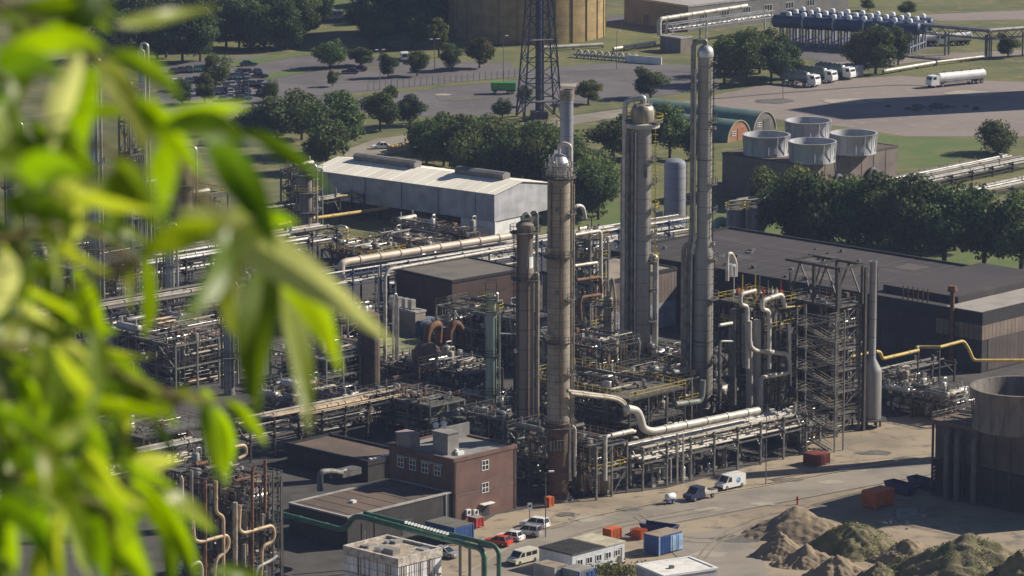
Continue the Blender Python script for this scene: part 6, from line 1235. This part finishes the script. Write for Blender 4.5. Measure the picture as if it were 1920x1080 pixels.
# ---------------------------------------------------------------- sand heaps
sand=mat('sand',(.28,.215,.14),.95,0,(.2,.155,.105),.35,c3=(.17,.14,.105),sc3=1.2,lo3=.52,hi3=.75,bump=.6); tuft=leafmat('weed_leaves',(.085,.11,.03),(.16,.15,.05)); soil=mat('mossy_soil',(.2,.165,.1),.95,0,(.14,.14,.06),.5,bump=.6)
def heap(label,peak,base,wpx,seed,grass=0,m=None,el=.7,rz=0,sharp=1.0):
    rng=np.random.default_rng(seed); g=G(base[0],base[1]); s=S(base[1]); h=at(peak[0],peak[1],g.y).z; a=wpx/s/2; o=T('sand_heap',label,'heap',g,rz)
    n=64; gx=np.linspace(-1.15,1.15,n); X,Y=np.meshgrid(gx,gx); D=np.hypot(X,Y)
    def nz(f,amp):
        z=np.zeros_like(X)
        for k in range(14): d=rng.uniform(0,6.28); ph=rng.uniform(0,6.28); q=f*rng.uniform(.6,1.5); z+=np.sin((X*np.cos(d)+Y*np.sin(d))*q+ph)
        return z*amp/14**.5
    D2=D*(1+nz(3,.1)); Z=np.clip(1-D2**sharp,0,None); A=np.arctan2(Y,X); rg=np.abs(np.sin(A*4+nz(3,1.2)))*.12*D*(1-D); Z=Z*h*(1+nz(3,.12))+nz(13,.045)*h*(Z>0.03)+nz(30,.03)*h*(Z>.03)-rg*h*(Z>.03); Z=np.where(D2>1,-.05,Z)
    px=((peak[0]-base[0])/s)
    v=[(x*a+px*max(0,z)/max(h,.1)*.0,y*a*el,z) for x,y,z in zip(X.ravel(),Y.ravel(),Z.ravel())]
    f=[(i*n+j,i*n+j+1,(i+1)*n+j+1,(i+1)*n+j) for i in range(n-1) for j in range(n-1)]
    mb=MB(); mb.add(v,f); mb.build('mound',m or sand,o,180)
    if grass:
        k=int(grass); idx=rng.integers(0,n*n,k*4); vv=np.array(v)[idx]; keep=(vv[:,2]>.12*h)&(np.sin(vv[:,0]*1.1+seed)+np.sin(vv[:,1]*1.5+seed*2)+rng.normal(size=len(vv))*.5>.15); vv=vv[keep][:k]
        vv=vv+rng.normal(size=vv.shape)*np.array([.25,.25,.08])+np.array([0,0,.12]); nn=rng.normal(size=vv.shape)+np.array([0,0,.6]); nn/=np.linalg.norm(nn,axis=1)[:,None]
        me=leafmesh('grass_cover',cards(vv,nn,.24,rng),tuft); q=bpy.data.objects.new('grass_cover',me); COL.objects.link(q); q.parent=o; q['kind']='stuff'
    return o
heap('largest bare sand heap, furthest back by the road',(1492,950),(1492,1000),235,1,0,sharp=.9); heap('low bare sand heap left of the grassy one',(1458,1002),(1462,1040),120,2,0,el=.8); heap('pointed sand heap in front of the bare ones',(1512,1020),(1512,1058),125,3,0,el=.8)
heap('rounded grassy heap in the middle of the sand heaps',(1598,978),(1600,1035),205,4,2600,soil,sharp=1.3); heap('sand heap cut by the bottom edge of the view',(1568,1040),(1568,1086),150,5,0); heap('big overgrown earth heap at the bottom right corner',(1800,1004),(1815,1085),330,6,3000,soil,sharp=1.4,el=.55); heap('earth heap at the far right bottom corner',(1890,1024),(1910,1100),190,7,700,soil); heap('low tan bank between the grassy heap and the overgrown one',(1690,1008),(1700,1050),150,9,500,sand); heap('stony heap at the bottom edge left of the overgrown one',(1650,1050),(1650,1092),120,8,400,soil)
# weeds beside the site cabin and rubble in the tower shade
rng=np.random.default_rng(4); c=G(1150,1075); a=rng.normal(size=(1500,3))*np.array([2.6,1.6,.4])+np.array([c.x,c.y,.5]); nn=rng.normal(size=a.shape); nn/=np.linalg.norm(nn,axis=1)[:,None]
q=bpy.data.objects.new('weeds',leafmesh('weeds',cards(a,nn,.4,rng),tuft)); COL.objects.link(q); q['kind']='stuff'
rd=random.Random(4); mb=MB()
for i in range(60):
    p=G(rd.gauss(1700,16),rd.gauss(968,7)); s=rd.uniform(.15,.5); mb.frus(p.x-s,p.x+s,p.y-s,p.y+s,0,p.x-s*.5,p.x+s*.7,p.y-s*.4,p.y+s*.5,s*rd.uniform(.8,1.5))
o=mb.build('rubble',concrete,sharp=0); o['kind']='stuff'
mb=MB()
for i in range(40):
    p=G(rd.gauss(1742,36),rd.gauss(203,2.5)); s=rd.uniform(.2,.9); mb.frus(p.x-s,p.x+s,p.y-s,p.y+s,0,p.x-s*.5,p.x+s*.7,p.y-s*.4,p.y+s*.5,s*.7)
o=mb.build('rubble',mat('dark_rubble',(.09,.08,.07),.9),sharp=0); o['kind']='stuff'
# ---------------------------------------------------------------- leafy branch close to the viewer
def leaf_material(name,K,tf):
    m=bpy.data.materials.new(name); m.use_nodes=True; n=m.node_tree.nodes; L=m.node_tree.links; b=n['Principled BSDF']
    ge=n.new('ShaderNodeNewGeometry'); cr=n.new('ShaderNodeValToRGB'); e=cr.color_ramp.elements
    e[0].position=0; e[0].color=(.06,.11,.012,1); e[1].position=1; e[1].color=(.44,.45,.2,1)
    for p,c in ((.35,(.13,.215,.014,1)),(.7,(.225,.325,.022,1)),(.9,(.34,.39,.05,1))): x=e.new(p); x.color=c
    for q in cr.color_ramp.elements: q.color=(q.color[0]*K,q.color[1]*K,q.color[2]*K,1)
    L.new(ge.outputs['Random Per Island'],cr.inputs[0])
    tc=n.new('ShaderNodeTexCoord'); nz=n.new('ShaderNodeTexNoise'); nz.inputs['Scale'].default_value=14; L.new(tc.outputs['Object'],nz.inputs['Vector'])
    mr=n.new('ShaderNodeMapRange'); mr.inputs[3].default_value=.75; mr.inputs[4].default_value=1.25; hs=n.new('ShaderNodeHueSaturation'); L.new(nz.outputs[0],mr.inputs[0]); L.new(mr.outputs[0],hs.inputs['Value']); L.new(cr.outputs[0],hs.inputs['Color'])
    L.new(hs.outputs[0],b.inputs['Base Color']); b.inputs['Roughness'].default_value=.42; b.inputs['Specular IOR Level'].default_value=.5
    tr=n.new('ShaderNodeBsdfTranslucent'); h2=n.new('ShaderNodeHueSaturation'); h2.inputs['Value'].default_value=2.2; h2.inputs['Saturation'].default_value=1.1; L.new(hs.outputs[0],h2.inputs['Color']); L.new(h2.outputs[0],tr.inputs[0])
    ms=n.new('ShaderNodeMixShader'); ms.inputs[0].default_value=tf; L.new(b.outputs[0],ms.inputs[1]); L.new(tr.outputs[0],ms.inputs[2]); L.new(ms.outputs[0],n['Material Output'].inputs[0]); return m
leafm=leaf_material('peach_leaf',.8,.52); leafd=leaf_material('shade_toned_peach_leaf',.5,.38); twigm=mat('reddish_twig',(.17,.12,.045),.7,0,(.12,.12,.035),20)  # leafd: darker leaf copy, shade of overlapping leaves put into its colour
def pt(x,y,d): dx,dy,dz=ray(x,y); return Vector((0,0,H))+Vector((dx,dy,dz))*(d/math.sqrt(dx*dx+dy*dy+dz*dz))
LR=random.Random(21)
def leaf(mb,a,c,b,w,d,roll=None,dd=None):
    """one lance shaped leaf along a curve a-c-b (picture points brought to their real distance d)"""
    dd=LR.uniform(-.12,.12) if dd is None else dd; roll=LR.uniform(-65,65) if roll is None else roll
    A=pt(*a,d); B=pt(*b,d+dd); Cc=pt(*c,d+dd*.5+LR.uniform(-.03,.03)); N=12; W=.86*w*d/F/2/max(.55,math.cos(R(roll)))
    vs=[]; fs=[]; cv=LR.uniform(.15,.5)
    for i in range(N+1):
        t=i/N; p=A*(1-t)**2+Cc*2*t*(1-t)+B*t*t; tg=((Cc-A)*(1-t)+(B-Cc)*t).normalized(); vw=(p-Vector((0,0,H))).normalized(); s=tg.cross(vw).normalized()
        s=Matrix.Rotation(R(roll+18*math.sin(t*4+a[0])),3,tg)@s; nn=tg.cross(s).normalized(); ww=W*max(.02,(math.sin(math.pi*min(1,t**.8*1.0)))**.85)*(1-.12*t)+.0004
        for k in (-1,-.5,0,.5,1): vs.append(p+s*(ww*k)+nn*(ww*cv*abs(k)+.03*ww*math.sin(t*14+k*2)))
    for i in range(N):
        for k in range(4): fs.append((i*5+k,i*5+k+1,(i+1)*5+k+1,(i+1)*5+k))
    mb.add(vs,fs)
PT=T('peach_tree','leafy green branch hanging in from the left, very close and out of focus','tree',(-1.35,3.3,163.4))
og=PT.location.copy()
mb=MB(); mb.tube([og,og+Vector((.1,0,1.5)),og+Vector((0,.1,3.2)),og+Vector((.3,.2,5.2))],.11,10,r2=.05); mb.build('trunk',bark,PT,org=None).location=-og
mb=MB()
for q in ((-130,-60),(-120,480),(-120,880)): e=pt(*q,3.7); mb.tube([og+Vector((.05,.05,2.2)),e.lerp(og+Vector((0,0,3)),.5),e],.03,8,r2=.012)
mb.build('limb',bark,PT).location=-og
twigs=(([(-130,-60),(60,40),(190,108),(300,250),(400,400),(500,490)],[
 ((-20,40),(110,-10),(222,32),52,3.5,20),((215,46),(310,34),(408,14),30,3.5,-30),((20,95),(100,50),(200,92),60,3.2,30),((200,98),(300,120),(342,198),46,3.4,-20),((310,214),(395,202),(468,196),30,3.6,40),
 ((120,60),(160,20),(215,-30),70,3.3,10),((-10,130),(60,90),(120,150),60,3,20),((425,252),(530,252),(622,360),40,3.7,15),((300,240),(420,225),(450,270),70,3.3,-25),((385,255),(470,330),(515,470),80,3.6,20),
 ((190,110),(235,190),(275,290),62,3.4,-30),((180,120),(150,200),(160,300),60,3.4,40),((300,270),(330,350),(300,430),60,3.2,50),((330,395),(500,440),(738,645),98,3.5,22),((500,490),(560,600),(580,812),66,3.9,-35),((500,490),(474,620),(484,785),88,3.8,25,1),
 ((420,410),(330,420),(245,490),56,3.5,-60),((430,430),(420,520),(340,605),64,3.2,-15),((390,400),(480,380),(560,420),50,3.6,60),((505,495),(600,540),(640,700),56,3.9,50),((470,470),(430,560),(455,640),60,4,60),
 ((250,180),(330,240),(380,330),70,3.3,30),((90,60),(40,120),(20,210),64,3.2,20),((150,95),(110,180),(95,290),58,3.3,-20)]),
 ([(-120,480),(40,440),(150,420),(230,470),(262,500)],[((277,480),(292,560),(270,632),42,4.6,30,1),((150,432),(175,420),(205,440),30,4.6,-10),((235,490),(248,530),(244,586),24,4.8,10),((168,505),(180,560),(192,605),22,4.8,-20),((128,540),(150,590),(134,632),24,4.8,0),((110,450),(120,420),(138,500),36,4.6,30),
 ((140,500),(180,570),(196,695),44,4.4,25),((75,510),(115,560),(122,660),46,4.3,-30),((30,440),(60,520),(55,640),60,3.8,40),((0,380),(70,370),(140,420),70,3.4,20),((40,330),(90,300),(170,330),80,3,10),((20,250),(60,300),(60,400),70,3.1,-40),((110,330),(150,380),(130,470),64,3.5,40),((190,330),(225,390),(205,480),60,3.5,-50),((210,300),(270,350),(290,440),60,3.4,20),((-30,300),(20,290),(60,330),70,3,0),((10,470),(20,520),(-10,600),60,3.6,20)]),
 ([(-120,640),(30,650),(80,660),(170,670),(260,720),(345,748)],[((186,655),(262,720),(296,800),58,3.9,22),((322,742),(345,732),(378,764),38,4.6,-10),((368,742),(388,736),(408,752),24,4.8,10),((382,752),(408,815),(408,908),40,4.7,40),((405,758),(445,830),(425,915),48,4.7,62),((420,752),(470,775),(498,835),34,4.6,15),((288,795),(308,815),(326,850),24,4.8,-15),((270,845),(290,850),(300,872),26,4.8,10),
 ((200,690),(235,760),(215,860),56,4,50),((60,650),(110,720),(95,840),80,3.6,-50),((120,660),(150,760),(140,850),64,3.8,20),((0,640),(40,600),(110,650),60,3.5,-20),((20,690),(80,720),(85,850),44,3.7,30),((160,700),(190,740),(255,880),50,4,-30),((220,700),(290,690),(330,800),56,4.1,55),((-30,700),(0,760),(20,860),70,3.5,20),((240,740),(210,800),(225,900),50,4.1,-20)]),
 ([(-120,880),(30,900),(130,930),(230,955),(262,950)],[((245,905),(330,945),(372,1092),72,3.9,20),((262,948),(335,920),(400,990),40,4.1,-50),((225,950),(280,1000),(290,1110),70,3.9,60),((150,860),(200,880),(245,1000),70,3.7,30),((40,900),(120,900),(170,1090),84,3.6,-20),((0,860),(60,830),(140,890),60,3.6,20),((-20,950),(60,940),(110,1090),80,3.4,50),((110,930),(180,960),(200,1100),66,3.7,30),((0,780),(50,760),(65,900),50,3.8,-30),((200,950),(230,1010),(215,1110),50,4,10),((110,880),(95,820),(140,770),50,3.9,20),((130,850),(190,830),(250,860),60,4,-30),((230,890),(290,850),(340,860),44,4.2,30),((300,985),(330,1060),(322,1110),34,4.6,0),((400,1075),(440,1066),(500,1085),34,4.4,-10)]))
fill=((0,230,0,420,30,0),(0,210,380,700,22,1),(0,300,640,960,30,2),(0,330,850,1090,30,3))
for i,(pts,lv) in enumerate(twigs):
    mb=MB(); P=[pt(x,y,3.7+.02*k) for k,(x,y) in enumerate(pts)]; mb.tube(P,.0034,8,.05,r2=.0015)
    for (a,c,b,w,d,rl,*dk) in lv:
        q=pt(*a,d); n=min(P,key=lambda p:(p-q).length); mb.tube([n,n.lerp(q,.6)+Vector((0,0,.004)),q],.0007,5,0)
    FL=MB(); FM=MB()
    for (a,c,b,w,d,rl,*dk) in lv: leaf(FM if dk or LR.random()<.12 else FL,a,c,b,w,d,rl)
    x0,x1,y0,y1,k,_=fill[i]
    for j in range(k):
        x=LR.uniform(x0-40,x1-20)*LR.uniform(.55,1); y=LR.uniform(y0-30,y1-40); L=LR.uniform(105,190); an=R(LR.gauss(62,38)); dx,dy=L*math.cos(an),L*math.sin(an); d=LR.uniform(3.3,5.0); s=LR.uniform(-.25,.25)
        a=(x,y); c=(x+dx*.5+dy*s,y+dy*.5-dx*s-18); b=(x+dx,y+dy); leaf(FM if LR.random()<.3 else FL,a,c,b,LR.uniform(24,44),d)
        q=pt(*a,d); n=min(P,key=lambda p:(p-q).length); mb.tube([n,n.lerp(q,.5)+Vector((0,0,.01)),q],.0007,5,0)
    tw=mb.build('twig',twigm,PT); tw.location=-og
    FL.build('foliage',leafm,tw,0); FM.build('shade_toned_foliage',leafd,tw,0)
# ---------------------------------------------------------------- haze
mb=MB(); mb.box(-900,900,-260,1900,-2,215); hz=mb.build('haze',[],sharp=0); hz['kind']='stuff'
hm=bpy.data.materials.new('haze_air'); hm.use_nodes=True; n=hm.node_tree.nodes; n.remove(n['Principled BSDF']); pv=n.new('ShaderNodeVolumePrincipled'); pv.inputs['Density'].default_value=.00006; pv.inputs['Color'].default_value=(.5,.62,1,1); pv.inputs['Anisotropy'].default_value=.2
hm.node_tree.links.new(pv.outputs[0],n['Material Output'].inputs['Volume']); hz.data.materials.append(hm)
